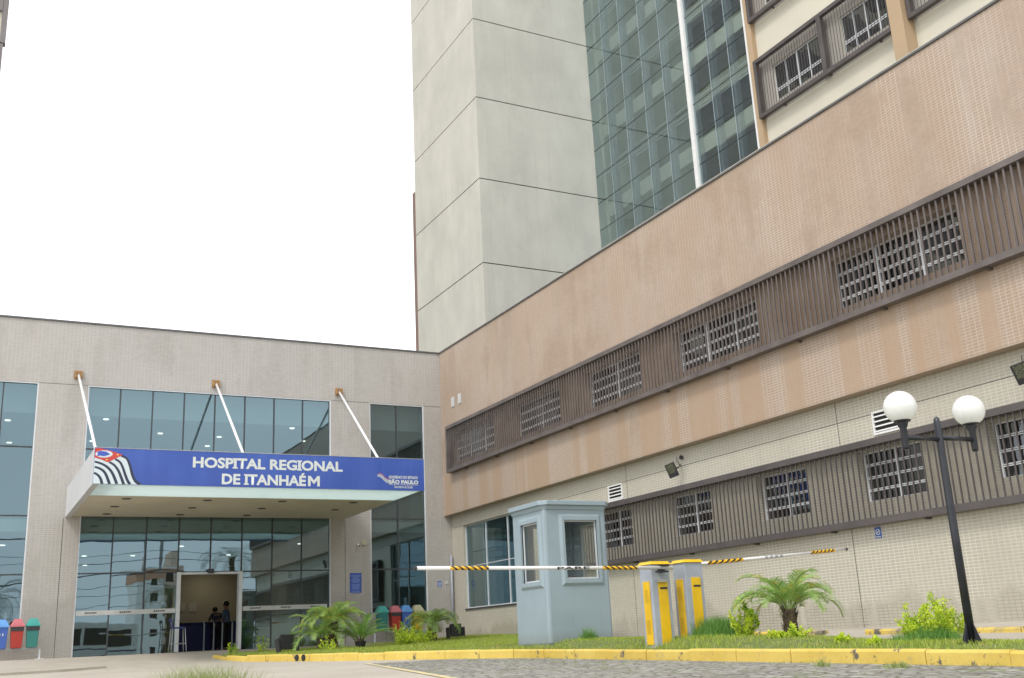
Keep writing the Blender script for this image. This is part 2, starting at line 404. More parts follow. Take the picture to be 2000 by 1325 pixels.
# ------------------------------------------------------------------ terrain
def road(y):
    y = max(-25, y)
    z = -.57+.0145*y if y < 24 else -.222
    return z
def sm(t): t = max(0, min(1, t)); return t*t*(3-2*t)
def G(x, y):
    z = road(y)
    if y > 24.2: z = -.222+(.075+.222)*sm((y-24.2)/4.6)
    if y < 20:
        f = 1-sm((y-16)/4)
        z += .13*sm((x-9.4)/1.1)*f
        if x > 12.43: z = z+(road(y)+.25+(-.095-road(y)-.25)*sm((x-12.43)/1.1)-z)*f
    if y >= 16 and x > 12.43 and y < 29: z += 0
    if y > 29.5: z = .05
    return z
def grid_obj(name, xs, ys, fz, mat, **kw):
    vs = [(x, y, fz(x, y)) for y in ys for x in xs]; n = len(xs)
    fs = [(j*n+i, j*n+i+1, (j+1)*n+i+1, (j+1)*n+i) for j in range(len(ys)-1) for i in range(n-1)]
    o = MB().add(vs, fs).build(name, mat, smooth=True); return tag(o, **kw)
xs = [-900, -200, -60, -20]+[i*.5 for i in range(-20, 30)]+[20, 40, 80, 200, 900]
ys = [-900, -200, -60]+[i*1.0 for i in range(-25, 24)]+[24+i*.4 for i in range(0, 15)]+[31, 35, 60, 200, 900]
grid_obj('ground', xs, ys, G, 'ground', kind='structure')
def line_x(y): return 3.0+(y-1.3)*(6.43-5.2)/(17.44-11.66)
LX = lambda y: 5.2+(y-11.66)*.2128
yy = [-8+i*.5 for i in range(0, 55)]
def kerb_x(y):
    pts = [(-30, 8.85), (16.6, 8.85), (18.6, 8.2), (20.1, 7.57), (21.4, 6.98), (23.1, 6.5), (24.8, 6.05), (25.5, 5.75), (26.3, 5.62)]
    for (a, xa), (b, xb) in zip(pts, pts[1:]):
        if a <= y <= b: return xa+(xb-xa)*(y-a)/(b-a)
    return 5.62
vs = []; fs = []
ys2 = [y for y in yy if y <= 18.5]
for y in ys2:
    x0, x1 = LX(y), kerb_x(y)
    for k in range(9): vs.append((x0+(x1-x0)*k/8, y, road(y)+.004))
for j in range(len(ys2)-1):
    for k in range(8): fs.append((j*9+k, j*9+k+1, j*9+10+k, j*9+9+k))
tag(MB().add(vs, fs).build('cobblestone_road', 'cobble', smooth=True), kind='structure')
lb = MB()
for j in range(len(ys2)-1):
    a, b = ys2[j], ys2[j+1]
    lb.quad((LX(a)-.06, a, road(a)+.008), (LX(a)+.05, a, road(a)+.008), (LX(b)+.05, b, road(b)+.008), (LX(b)-.06, b, road(b)+.008))
tag(lb.build('yellow_road_marking', 'line'), kind='structure')
# apron slab edge, lower left
ap = MB(); pts = [(-8, 22.9), (-2, 23.6), (1.0, 24.15), (2.2, 24.6), (3.1, 25.1)]
for (xa, ya), (xb, yb) in zip(pts, pts[1:]):
    for (p, q, dz) in (((xa, ya), (xb, yb), .05),):
        ap.quad((xa, ya, G(xa, ya)-.02), (xb, yb, G(xb, yb)-.02), (xb, yb, G(xb, yb)+.05), (xa, ya, G(xa, ya)+.05))
        ap.quad((xa, ya, G(xa, ya)+.05), (xb, yb, G(xb, yb)+.05), (xb, yb+2.6, G(xb, yb+2.6)+.012), (xa, ya+2.6, G(xa, ya+2.6)+.012))
tag(ap.build('entrance_apron', 'ground'), kind='structure')
tag(MB().quad((-.9, 24.9, G(-.9, 24.9)+.07), (.95, 25.2, G(.95, 25.2)+.064), (.8, 26.0, G(.8, 26)+.05), (-.7, 25.8, G(-.7, 25.8)+.055)).build('pavement_paint_patch', 'white'), kind='structure')
# kerb stones
front = [(8.85, y) for y in range(-6, 17)]+[(8.8, 17.0), (8.52, 17.8), (8.2, 18.6), (7.88, 19.35), (7.57, 20.1), (7.26, 20.75), (6.98, 21.4), (6.72, 22.2), (6.5, 23.1), (6.28, 24.0), (6.05, 24.8), (5.75, 25.5), (5.62, 26.3)]
def kerb(name, path, h, wd, top, mat, side=1, seed=0, broken=0):
    rnd = random.Random(seed); mb = MB()
    P = [Vector((p[0], p[1], 0)) for p in path]
    for i in range(len(P)-1):
        a, b = P[i], P[i+1]; d = (b-a).normalized(); nrm = Vector((d.y, -d.x, 0))*side
        g = .006; a2, b2 = a+d*g, b-d*g
        if broken and rnd.random() < broken: continue
        j = rnd.uniform(-.008, .008); hh = rnd.uniform(-.008, .008)
        if i >= len(P)-3 and name == 'kerb': hh -= .045*(i-len(P)+4)
        prof = [(0, -.06), (0, h*.82+hh), (.012, h*.95+hh), (.035, h+hh), (wd-.02, h+hh), (wd, h*.9+hh), (wd, -.06)]
        vs = []
        for q in (a2, b2):
            zb = top(q.x, q.y)
            for (u, z) in prof: p = q+nrm*(u+j); vs.append((p.x, p.y, zb+z))
        n = len(prof)
        mb.add(vs, [tuple(range(n)), tuple(reversed(range(n, 2*n)))]+[(k, (k+1) % n, (k+1) % n+n, k+n) for k in range(n)])
    o = mb.build(name, mat); return tag(bm_fix(o), kind='structure')
kf = kerb('kerb', front, .15, .14, lambda x, y: G(min(x, 12), y) if y > 24 else road(y), 'kerb', 1, 3)
back = [(12.3, y*.9-4) for y in range(0, 23)]
kerb('kerb_back', back, .15, .14, lambda x, y: road(y)+.13, 'kerb_worn', 1, 5, .05)
# two drain pipe mouths in the kerb
for i, (x, y) in enumerate(((6.66, 22.42), (6.595, 22.68))):
    d = Vector((-.96, -.25, 0))
    c = Vector((x, y, road(y)+.075))
    o = MB().tube([c-d*.06, c+d*.012], .066, 16).build('drain_pipe_mouth', 'grate')
    tag(o, 'black round drain outlet in the yellow kerb, '+('nearer the guard booth' if i == 0 else 'nearer the glass doors'), 'drain outlet', 'drain outlets in the kerb')
# planted island
def edge_x(y): return 10.7+(13.57-10.7)*sm((y-17.2)/4.5)
def isl(x, y):
    near = road(y)+.13+(.05+.09*sm((y-9)/2.5))*sm((x-8.95)/.6)*(1-.6*sm((x-10.0)/.7))
    far = road(min(y, 23))+.13+.04*max(0, x-9)+.012*max(0, y-23)+.05*math.sin(max(0, min(1, (x-kerb_x(y))/3.3))*math.pi)
    return near+(far-near)*sm((y-16)/4)
vs = []; fs = []; ysi = [-6+i*.5 for i in range(0, 66)]
for y in ysi:
    x0 = kerb_x(y)+.12; x1 = edge_x(y)
    if y > 26.2: x0 = 5.74+(y-26.2)*1.2
    for k in range(13):
        x = x0+(x1-x0)*k/12; vs.append((x, y, isl(x, y)))
for j in range(len(ysi)-1):
    for k in range(12): fs.append((j*13+k, j*13+k+1, j*13+14+k, j*13+13+k))
tag(MB().add(vs, fs).build('planted_island_soil', 'soil', smooth=True), kind='structure')
def in_isl(x, y):
    if y > 29.4: return False
    x0 = kerb_x(y)+.14
    if y > 26.2: x0 = 5.78+(y-26.2)*1.2
    x1 = edge_x(y)-.05
    return x0 < x < x1
def blades(n, pick, h0, h1, wd, lean, mat, name, gz, seg=2, seed=1):
    rnd = random.Random(seed); vs = []; fs = []
    c = 0
    while c < n:
        x, y, hs = pick(rnd)
        if x is None: continue
        c += 1
        z = gz(x, y)-.005; h = rnd.uniform(h0, h1)*hs; a = rnd.uniform(0, 6.283); l = rnd.uniform(.1, lean)*h
        b = rnd.uniform(0, 6.283); dx, dy = math.cos(b)*wd/2, math.sin(b)*wd/2; i = len(vs)
        vs += [(x-dx, y-dy, z), (x+dx, y+dy, z), (x+dx*.7+math.cos(a)*l*.3, y+dy*.7+math.sin(a)*l*.3, z+h*.55), (x-dx*.7+math.cos(a)*l*.3, y-dy*.7+math.sin(a)*l*.3, z+h*.55), (x+math.cos(a)*l, y+math.sin(a)*l, z+h)]
        fs += [(i, i+1, i+2, i+3), (i+3, i+2, i+4)]
    o = MB(); o.v = vs; o.f = fs; return o.build(name, mat)
def wpick(rnd):
    y = rnd.uniform(5, 20)
    if rnd.random() < .55: return kerb_x(y)-abs(rnd.gauss(0, .03))-.005, y, .7 if math.sin(y*5.3)+math.sin(y*2.1) > .5 else .25
    q = round(rnd.uniform(0, 46)); r2 = random.Random(q); yy_ = r2.uniform(6, 18); xx = r2.uniform(LX(yy_)+.1, kerb_x(yy_)-.2)
    return xx+rnd.gauss(0, .06), yy_+rnd.gauss(0, .08), r2.uniform(.3, 1)
tag(blades(1500, wpick, .02, .06, .006, .9, 'dry_grass', 'joint_weeds', lambda x, y: road(y)+.004, seed=77), kind='stuff')
def pick_isl(rnd):
    t = rnd.random(); y = 6+23.3*t; x = rnd.uniform(4.8, 13.5)
    if not in_isl(x, y): return None, 0, 0
    hs = .6+.8*max(0, math.sin(x*1.7+y*.9)*math.cos(y*.7-x))
    if y < 9.5: hs *= .8
    return x, y, hs
tag(blades(90000, pick_isl, .035, .085, .008, .9, 'grass_blade', 'lawn_grass', isl, seed=4), kind='stuff')
def tuft(name, cx, cy, rx, ry, n, h0, h1, mat, label, cat, gz=G, wd=.008, seed=1, group=None):
    def pk(rnd):
        x, y = rnd.gauss(0, .42), rnd.gauss(0, .42)
        if x*x+y*y > 1: return None, 0, 0
        return cx+x*rx, cy+y*ry, 1.15-.6*(x*x+y*y)
    o = blades(n, pk, h0, h1, wd, .8, mat, name, gz, seed=seed); return tag(o, label, cat, group)
tuft('grass_tuft', 1.95, 9.6, .72, .6, 1900, .16, .36, 'dry_grass', 'tall pale green tuft of wild grass on the pavement in front of the entrance', 'grass tuft', seed=8)
tuft('grass_tuft', 8.35, 7.9, .16, .25, 160, .03, .09, 'dry_grass', 'small weed tuft between cobbles, nearest the lamp post', 'weed', seed=9)
tuft('grass_tuft', 8.3, 8.9, .10, .15, 90, .03, .10, 'dry_grass', 'thin upright weed in the cobbles below the yellow-green bush', 'weed', seed=10)
tuft('grass_tuft', 10.0, 12.75, .42, .6, 2600, .12, .32, 'weed_leaf', 'dense dark green grass clump to the right of the yellow barrier cabinets', 'grass clump', gz=isl, seed=11)
tuft('grass_tuft', 10.2, 9.1, .42, .5, 1500, .08, .20, 'weed_leaf', 'low green grass clump at the foot of the round yellow-green bush', 'grass clump', gz=isl, seed=12)
tuft('weed', 9.75, 16.0, .22, .12, 300, .06, .24, 'weed_leaf', 'small leafy weed growing against the front of the guard booth', 'weed', gz=isl, seed=13)

# ------------------------------------------------------------------ entrance building
F1 = 30.0; X2 = 13.33; XL = 13.59; TOP = 8.94
eb = thing('entrance_building', 'grey tiled two-storey entrance building with tall teal glass front behind the blue canopy', 'building', (6, 30, 0))
H_MAIN = (2.85, 9.71, .03, 7.2); H_R = (10.93, 12.73, .93, 7.2); H_L = (-2.6, 1.62, .93, 7.2)
bm_fix(holes_wall(MB(), 'y', F1, .25, -9, XL+.02, -.6, TOP, [H_MAIN, H_R, H_L]).build('wall', 'tile_grey', eb))
b = MB(); b.box(-9, -8.75, 30.26, 46, -.5, TOP); b.box(-9, 13.6, 45.75, 46, -.5, TOP)
b.build('side_wall', 'tile_grey', eb)
b = MB(); b.box(-9.03, X2-.01, 29.965, 30.27, TOP+.001, TOP+.045); b.box(-9, X2, 30.27, 46, 8.5, 8.6); b.build('roof', 'cap', eb)
# inside: floors, ceiling, back wall
b = MB(); b.box(-8.7, 13.3, 30.26, 45.7, .0, .09); b.build('interior_floor', 'infloor', eb)
b = MB(); b.box(-8.7, 13.3, 30.5, 45.7, 3.3, 3.62); b.box(-8.7, 13.3, 30.6, 45.7, 6.55, 6.75); b.box(-8.7, 13.3, 30.45, 30.59, 6.45, 7.3); b.build('interior_ceiling', 'inceil', eb)
b = MB(); b.box(-8.7, 13.3, 44, 44.2, .09, 3.3); b.box(-8.7, 13.3, 38, 38.2, 3.62, 6.55); b.box(1.9, 2.1, 31, 44, .09, 3.3); b.box(10.3, 10.4, 32, 44, .09, 3.3); b.box(13.2, 13.29, 30.3, 45.7, .09, 8.4); b.build('interior_wall', 'inwall', eb)
def curtain(name, x0, x1, zs, cols, y, fr=.05, gaps=()):
    n = cols; wv = (x1-x0)/n
    f = MB()
    for i in range(n+1):
        x = x0+wv*i
        seg = [(zs[0], zs[-1])]
        for (g0, g1, gz) in gaps:
            if g0+.01 < i < g1-.01: seg = [(gz, zs[-1])]
        for a, c in seg: f.box(x-fr/3, x+fr/3, y-.03, y+.05, a, c)
    for z in zs:
        if gaps and z < gaps[0][2]-.1:
            f.box(x0, x0+wv*gaps[0][0], y-.028, y+.045, z-fr/3, z+fr/3); f.box(x0+wv*gaps[0][1], x1, y-.028, y+.045, z-fr/3, z+fr/3)
        else: f.box(x0, x1, y-.028, y+.045, z-fr/3, z+fr/3)
    root = f.build(name, 'alu_dark', eb)
    e = MB(); e.box(x0-.0, x0+.035, y-.06, y-.031, zs[0], zs[-1]); e.box(x1-.035, x1, y-.06, y-.031, zs[0], zs[-1]); e.box(x0+.035, x1-.035, y-.06, y-.031, zs[-1]-.035, zs[-1]); e.build('frame', 'alu', root)
    rnd = random.Random(int(x0*10)+50)
    g = MB()
    for i in range(n):
        for a, c in zip(zs, zs[1:]):
            if gaps and gaps[0][0] <= i < gaps[0][1] and c <= gaps[0][2]+.01: continue
            tx = rnd.uniform(-.003, .003); tz = rnd.uniform(-.003, .003)
            g.quad((x0+wv*i, y+tx, a+.0), (x0+wv*(i+1), y-tx, a), (x0+wv*(i+1), y-tx+tz, c), (x0+wv*i, y+tx+tz, c))
    g.build('glass', 'glass_teal', root)
    return root
YG = F1+.07
cw = curtain('glass_front', 2.85, 9.71, [.05, 2.17, 3.66, 5.46, 7.2], 8, YG, gaps=[(3, 5, 2.17)])
curtain('window', 10.93, 12.73, [.93, 2.17, 3.66, 5.46, 7.2], 2, YG)
curtain('window', -2.6, 1.62, [.93, 2.17, 3.66, 5.46, 7.2], 5, YG)
# door frame
dw = 6.86/8; dx0, dx1 = 2.85+3*dw, 2.85+5*dw
b = MB(); b.box(dx0-.02, dx0+.075, YG-.10, YG+.12, .09, 2.17); b.box(dx1-.075, dx1+.02, YG-.10, YG+.12, .09, 2.17); b.box(dx0+.075, dx1-.075, YG-.08, YG+.1, 2.10, 2.16)
df = b.build('sliding_door_frame', 'alu', eb)
MB().box(6.2, 6.36, YG-.16, YG-.081, 2.12, 2.24).build('door_sensor', 'black', df)
for (xa, xb) in ((2.9, dx0-.03), (dx1+.05, 9.6)): MB().box(xa, xb, YG-.045, YG-.036, 1.10, 1.22).build('white_safety_band', 'plate', cw)
b = MB()
for k in (0, 1, 2, 5, 6, 7):
    cx = 2.85+dw*(k+.5); 
    for q in range(6): b.box(cx-.16+q*.05, cx-.125+q*.05, YG-.05, YG-.0455, 1.145+.006*(q % 2), 1.18)
b.build('band_lettering', 'grate', cw)
b = MB()
for (xa, xb) in ((1.63, 2.84), (9.72, 10.92), (12.74, 13.32)): b.box(xa, xb, F1-.003, F1+.001, 7.19, 7.20)
for xa in (2.45, 10.14): b.box(xa-.006, xa+.006, F1-.0035, F1+.001, .05, 3.6)
b.build('wall_joint', 'joint', eb)
# pipes, fittings on the entrance front
b = MB(); b.tube([(13.50, 29.93, 2.55), (13.50, 29.93, .1)], .035, 10)
tag(b.build('downpipe', 'cabgrey', smooth=True), 'thin grey downpipe in the inner corner between the two tiled walls', 'downpipe')
def ceiling_lamps(pts, z):
    for x, y in pts:
        o = MB().lathe((x, y, z-.025), [(.075, 0), (.075, .02)], 12).build('ceiling_lamp', 'lamp_on', eb)
ceiling_lamps([(3.49, 31.22), (5.26, 32.93), (3.5, 34.62), (8.87, 31.23), (9.8, 33.18), (7.07, 33.09), (7.04, 34.71), (11.3, 32), (12.2, 33.6), (1.0, 32), (.2, 34), (1.2, 35.4)], 6.55)
ceiling_lamps([(3.79, 37.7), (5.31, 37.7), (4.22, 41.5), (9.9, 33.8), (8.49, 37.7), (6.3, 34.5), (11.6, 33.8), (1.2, 34)], 3.3)

for x, y, p in ((5.31, 37.7, 11), (8.49, 37.7, 11), (8.9, 42.9, 4)):
    pl = bpy.data.lights.new('ceiling_light', 'AREA'); pl.energy = p; pl.shape = 'DISK'; pl.size = .3; pl.color = (1, .93, .76)
    po = bpy.data.objects.new('ceiling_light', pl); COL.objects.link(po); po.location = (x, y, 3.24)
# canopy
ca = thing('entrance_canopy', 'blue sign canopy reading HOSPITAL REGIONAL DE ITANHAÉM hung over the glass doors', 'canopy', (6.3, 24, 3.6))
C0, C1, CY, CZ0, CZ1 = 2.49, 10.15, 24.0, 3.61, 4.39
b = MB(); b.box(C0, C0+.02, CY+.01, F1-.003, CZ0+.03, CZ1); b.box(C1-.02, C1, CY+.01, F1-.003, CZ0+.03, CZ1); b.box(C0+.02, C1-.02, 25.97, F1-.003, CZ1-.06, CZ1-.03); b.box(C0+.02, C1-.02, 25.97, 26.0, CZ0+.061, CZ1-.061)
b.build('side_panel', 'canopy_side', ca)
b = MB(); b.box(C0+.02, C1-.02, 25.97, F1-.003, CZ0+.035, CZ0+.06); so_ = b.build('soffit', 'soffit', ca)
b = MB(); b.box(C0+.14, C1-.02, CY+.03, 25.96, CZ0+.030, CZ0+.034); b.build('soffit_front_panel', 'canopy_lip', ca)
b = MB(); b.box(C0+.001, C0+.135, CY+.03, F1-.004, CZ0+.005, CZ0+.029); b.build('edge_trim', 'canopy_side', ca)
for (x, y) in [(3.52, 26.45), (5.42, 26.5), (7.29, 26.48), (9.19, 26.5), (3.44, 27.9), (5.34, 27.95), (7.13, 27.9), (9.18, 28.0), (3.45, 29.4), (5.3, 29.4), (7.1, 29.4)]:
    MB().lathe((x, y, CZ0+.024), [(.11, 0), (.11, .0109)], 18).build('recessed_downlight', 'joint', so_)
sg = MB().box(C0, C1, CY-.02, CY+.009, CZ0, CZ1).build('sign_board', 'banner', ca)
MB().box(C0-.004, C1+.004, CY-.026, CY+.012, CZ1+.001, CZ1+.014).build('sign_edge_trim', 'alu_grey', ca)
ys_ = CY-.0235
M['letter'] = simple('pale_lettering', (.62, .66, .64), .6, var=.03)
def put_text(txt, x0, x1, z0, z1, bold, nm='lettering', mat='letter', y=None, par=None):
    me = text_mesh(txt, x0, x1, z0, z1, y or ys_, bold)
    if (z1-z0) > .2:            # slab serifs on the capital I, as on the sign
        bm = bmesh.new(); bm.from_mesh(me); seen = set(); isl_ = []
        for v in bm.verts:
            if v in seen: continue
            st = [v]; seen.add(v); grp = []
            while st:
                q = st.pop(); grp.append(q)
                for e in q.link_edges:
                    w_ = e.other_vert(q)
                    if w_ not in seen: seen.add(w_); st.append(w_)
            xs_ = [q.co.x for q in grp]; zs_ = [q.co.z for q in grp]; isl_.append((min(xs_), max(xs_), min(zs_), max(zs_)))
        hh = max(i_[3]-i_[2] for i_ in isl_)
        mb = MB()
        for (a, c, e, f) in isl_:
            if c-a < .08 and f-e > .6*hh:
                for (p, q) in ((e, e+.032), (f-.032, f)): mb.quad((a-.028, ys_-.0016, p), (c+.028, ys_-.0016, p), (c+.028, ys_-.0016, q), (a-.028, ys_-.0016, q))
        bm.free()
        if mb.v: mb.build('serif', mat, par or sg)
    return link_mesh(nm, me, mat, par or sg)
put_text('HOSPITAL REGIONAL', 4.56, 8.05, 4.02, 4.265, .036)
put_text('DE ITANHAÉ', 5.21, 7.155, 3.66, 3.965, .036)
a, c, e, f, w_ = 7.205, 7.49, 3.662, 3.905, .062; m_ = (a+c)/2
b = MB(); 
for P4 in (((a, e), (a+w_, e), (a+w_, f), (a, f)), ((c-w_, e), (c, e), (c, f), (c-w_, f)), ((a+w_+.0005, f), (a+w_+.0005, f-.10), (m_, e+.05), (m_, e+.135)), ((m_+.0005, e+.135), (m_+.0005, e+.05), (c-w_-.0005, f-.10), (c-w_-.0005, f))):
    b.quad(*[(p[0], ys_, p[1]) for p in P4])
b.build('lettering', 'letter', sg)
put_text('GOVERNO DO ESTADO', 9.22, 9.98, 3.895, 3.965, .03)
put_text('SÃO PAULO', 9.22, 9.99, 3.765, 3.885, .05)
put_text('Secretaria da Saúde', 9.36, 9.84, 3.665, 3.73, .01)
MB().box(9.22, 9.99, ys_-.002, ys_, 3.742, 3.750).build('underline', 'letter', sg)
# serifs on the capital I
def S(zx, zy):
    l = 565-20*(zy-155)/480; t = 155+.037*(zx-565); bt = 635+.022*(zx-545)
    return C0+(zx-l)/555, CZ1-(CZ1-CZ0)*(zy-t)/(bt-t)
def spline(P, n=6):
    out = []
    Q = [P[0]]+list(P)+[P[-1]]
    for i in range(1, len(Q)-2):
        for k in range(n):
            t = k/n; a, b_, c, d = Q[i-1], Q[i], Q[i+1], Q[i+2]
            out.append(tuple(.5*((2*b_[j])+(-a[j]+c[j])*t+(2*a[j]-5*b_[j]+4*c[j]-d[j])*t*t+(-a[j]+3*b_[j]-3*c[j]+d[j])*t**3) for j in (0, 1)))
    out.append(tuple(P[-1])); return out
M['flag_white'] = simple('flag_white', (.60, .68, .72), .5, var=.03); M['flag_black'] = simple('flag_black', (.022, .03, .06), .5, var=.03)
M['flag_red'] = simple('flag_red', (.55, .055, .045), .5, var=.03); M['flag_gold'] = simple('flag_gold', (.75, .42, .1), .5); M['flag_blue'] = simple('flag_blue', (.05, .10, .45), .5)
def strip(mb, P, w0, w1, y):
    c = [S(*p) for p in spline(P, 5)]; L = []; Rr = []
    for i, p in enumerate(c):
        a = Vector(c[max(0, i-1)]); b_ = Vector(c[min(len(c)-1, i+1)]); d = (b_-a).normalized(); nn = Vector((-d.y, d.x)); wv = (w0+(w1-w0)*i/(len(c)-1))/2
        def cl(v): return (max(C0+.001, v[0]), y, min(CZ1, max(CZ0+.001, v[1])))
        L.append(cl(Vector(p)+nn*wv)); Rr.append(cl(Vector(p)-nn*wv))
    n = len(L); mb.add(L+Rr, [(i, i+1, n+i+1, n+i) for i in range(n-1)])
b = MB()
outer = spline([(870, 255), (925, 285), (965, 360), (985, 450), (1005, 540), (1040, 610), (1092, 648)], 5)
poly = [S(*p) for p in [(562, 285), (640, 315), (710, 350), (800, 300)]+outer+[(700, 640), (547, 636)]]
vs = [(p[0], ys_-.001, max(CZ0+.002, p[1])) for p in poly]; cx_, cz_ = S(640, 470)
b.add([(cx_, ys_-.001, cz_)]+vs, [(0, i+1, (i+1) % len(vs)+1) for i in range(len(vs))]); b.build('flag_emblem', 'flag_white', sg)
b = MB()
for P in ([(862, 262), (925, 300), (958, 380), (975, 450), (995, 530), (1030, 605), (1085, 645)], [(795, 308), (850, 350), (885, 430), (905, 500), (935, 590), (965, 645)],
          [(728, 348), (785, 390), (830, 460), (860, 540), (893, 645)], [(565, 342), (650, 375), (720, 430), (770, 510), (815, 640)],
          [(565, 412), (630, 440), (685, 500), (733, 640)], [(558, 490), (600, 520), (632, 570), (648, 640)]):
    strip(b, P, .042, .062, ys_-.003)
b.build('flag_stripes', 'flag_black', sg)
cant = [S(*p) for p in [(570, 160), (640, 166), (760, 203), (880, 250), (800, 300), (712, 352), (640, 315), (562, 288)]]
b = MB(); b.add([(p[0], ys_-.005, p[1]) for p in cant], [tuple(range(len(cant)))]); b.build('flag_canton', 'flag_red', sg)
b = MB(); el = [S(max(563, 668+98*math.cos(t)), 241+48*math.sin(t)) for t in [k*math.pi/14 for k in range(28)]]
b.add([(p[0], ys_-.007, p[1]) for p in el], [tuple(range(28))]); b.build('flag_oval', 'flag_white', sg)
mp = [S(*p) for p in [(590, 215), (625, 200), (690, 208), (738, 245), (700, 262), (660, 272), (625, 262), (585, 272), (600, 245)]]
b = MB(); b.add([(p[0], ys_-.009, p[1]) for p in mp], [tuple(range(len(mp)))]); b.build('flag_map', 'flag_blue', sg)
b = MB()
for cx, cz in ((822, 250), (700, 316)):
    st = [S(cx+(22 if k % 2 == 0 else 9)*math.cos(k*math.pi/5-.3), cz+(16 if k % 2 == 0 else 7)*math.sin(k*math.pi/5-.3)) for k in range(10)]
    b.add([(p[0], ys_-.0075, p[1]) for p in st], [tuple(range(10))])
b.build('flag_stars', 'flag_gold', sg)
# small waving emblem beside SÃO PAULO
def wave(mb, t0, t1, off, y=ys_-.001):
    P = []; Q = []
    for k in range(13):
        t = k/12; x = 8.92+.32*t; z = 3.935+.035*math.sin(t*6.0+.3)-.11*t*t
        wv = .05*math.sin(min(1, t*1.6+.15)*math.pi*.62)
        P.append((x, y, z+wv*t1+off)); Q.append((x, y, z+wv*t0+off))
    n = 13; mb.add(P+Q, [(i, i+1, n+i+1, n+i) for i in range(n-1)])
b = MB(); [wave(b, k*.5-1, k*.5-.72, 0) for k in range(4)]; b.build('waving_emblem', 'letter', sg)
b = MB(); wave(b, .95, 1.2, .008); b.build('emblem_top', 'flag_red', sg)

# suspension rods
for i, (x0, x1) in enumerate(((2.58, 2.60), (6.27, 6.0), (9.95, 9.45))):
    rt = thing('canopy_rod', ['leftmost', 'middle', 'rightmost'][i]+' white tie rod from a rusty wall bracket down to the blue canopy', 'tie rod', (x0, 29.99, 7.45), 'tie rods holding up the canopy')
    yb = 25.0 if i else 24.6
    MB().tube([(x0, 29.93, 7.45), (x1, yb, CZ1-.02)], .034, 10).build('rod', 'rod', rt, smooth=True)
    b = MB(); b.box(x0-.11, x0+.11, 29.965, 29.997, 7.36, 7.58); b.box(x0-.09, x0-.06, 29.87, 29.964, 7.38, 7.56); b.box(x0+.06, x0+.09, 29.87, 29.964, 7.38, 7.56)
    for sx in (-.08, .08):
        for sz in (7.39, 7.55): b.tube([(x0+sx, 29.95, sz), (x0+sx, 29.9, sz)], .012, 6)
    b.build('wall_bracket', 'rust', rt)

# ------------------------------------------------------------------ brown tiled wing
wg = thing('hospital_wing', 'long tiled wing with brown upper storey, beige ground floor and slatted window bands', 'building', (13.6, 12, 0))
U = [(26.3, 29.12, 5.25, 6.1), (22.5, 24.95, 5.25, 6.1), (18.9, 21.2, 5.25, 6.1), (14.85, 17.5, 5.25, 6.1), (10.15, 12.8, 5.25, 6.1), (6.0, 8.65, 5.25, 6.1), (1.8, 4.4, 5.25, 6.1)]
L = [(20.1, 21.4, 1.93, 2.72), (17.2, 18.45, 1.93, 2.72), (14.4, 15.6, 1.93, 2.72), (11.72, 12.95, 1.93, 2.72), (9.05, 10.29, 1.93, 2.72), (6.4, 7.65, 1.93, 2.72), (3.7, 4.95, 1.93, 2.72)]
U = [(a, c+.14, e, f+.07) for a, c, e, f in U]; L = [(a, c+.18, e, f+.06) for a, c, e, f in L]
YE = 4.7
U = [h for h in U if h[0] > 5.5]; L = [h for h in L if h[0] > 5.5]
bm_fix(holes_wall(MB(), 'x', X2, .32, YE, F1-.001, 3.76, TOP, U).build('upper_wall', 'tile_brown', wg))
bm_fix(holes_wall(MB(), 'x', XL, .30, YE, F1-.001, -1.0, 3.74, L+[(24.95, 29.18, .93, 3.36)]).build('lower_wall', 'tile_beige', wg))
b = MB(); b.box(X2+.001, XL+.31, YE, F1-.002, 3.742, 3.758); b.build('overhang_underside', 'tile_brown', wg)
b = MB(); b.box(X2-.03, X2+.26, YE, 30.28, TOP+.002, TOP+.04); b.build('roof_flashing', 'cap', wg)
b = MB(); b.box(X2-.005, X2+.3, YE, 30.28, TOP+.042, TOP+.075); b.build('roof_flashing_top', 'cap_light', wg)
b = MB(); b.box(X2+.27, 36, YE, 34, 8.35, 8.45); b.box(X2+.26, 36, YE, YE+.2, -1, 8.3); b.build('flat_roof', 'cap', wg)
b = MB(); b.box(15.3, 15.4, YE+.3, F1, 0, 8.2); b.box(XL+.25, 15.3, YE+.3, F1, 3.4, 3.6); b.box(XL+.25, 15.3, YE+.3, F1, -.1, 0); b.build('interior_wall', 'interior_grey', wg)
M['tile_brown_shaded'] = tile('shaded_brown_tile', (.235, .165, .115), (.30, .25, .21), (.12, .09, .07), .7, .5, (.22, .17, .13), .5, 2)  # shade behind the upper slats, painted in as a darker brown tile
M['tile_beige_shaded'] = tile('shaded_beige_tile', (.29, .265, .215), (.40, .38, .33), (.18, .16, .13), .7, .5, (.27, .24, .2), .4, 3)  # beige tile darkened to paint in the shade behind the lower slats
bm_fix(holes_wall(MB(), 'x', X2-.003, .002, 5.1, 29.2, 5.0, 6.38, U).build('screened_wall_band', 'tile_brown_shaded', wg))  # thin sheet over the wall, added to carry the painted shade
bm_fix(holes_wall(MB(), 'x', XL-.003, .002, 5.1, 24.1, 1.56, 2.90, L).build('screened_wall_band', 'tile_beige_shaded', wg))  # thin sheet over the wall, added to carry the painted shade
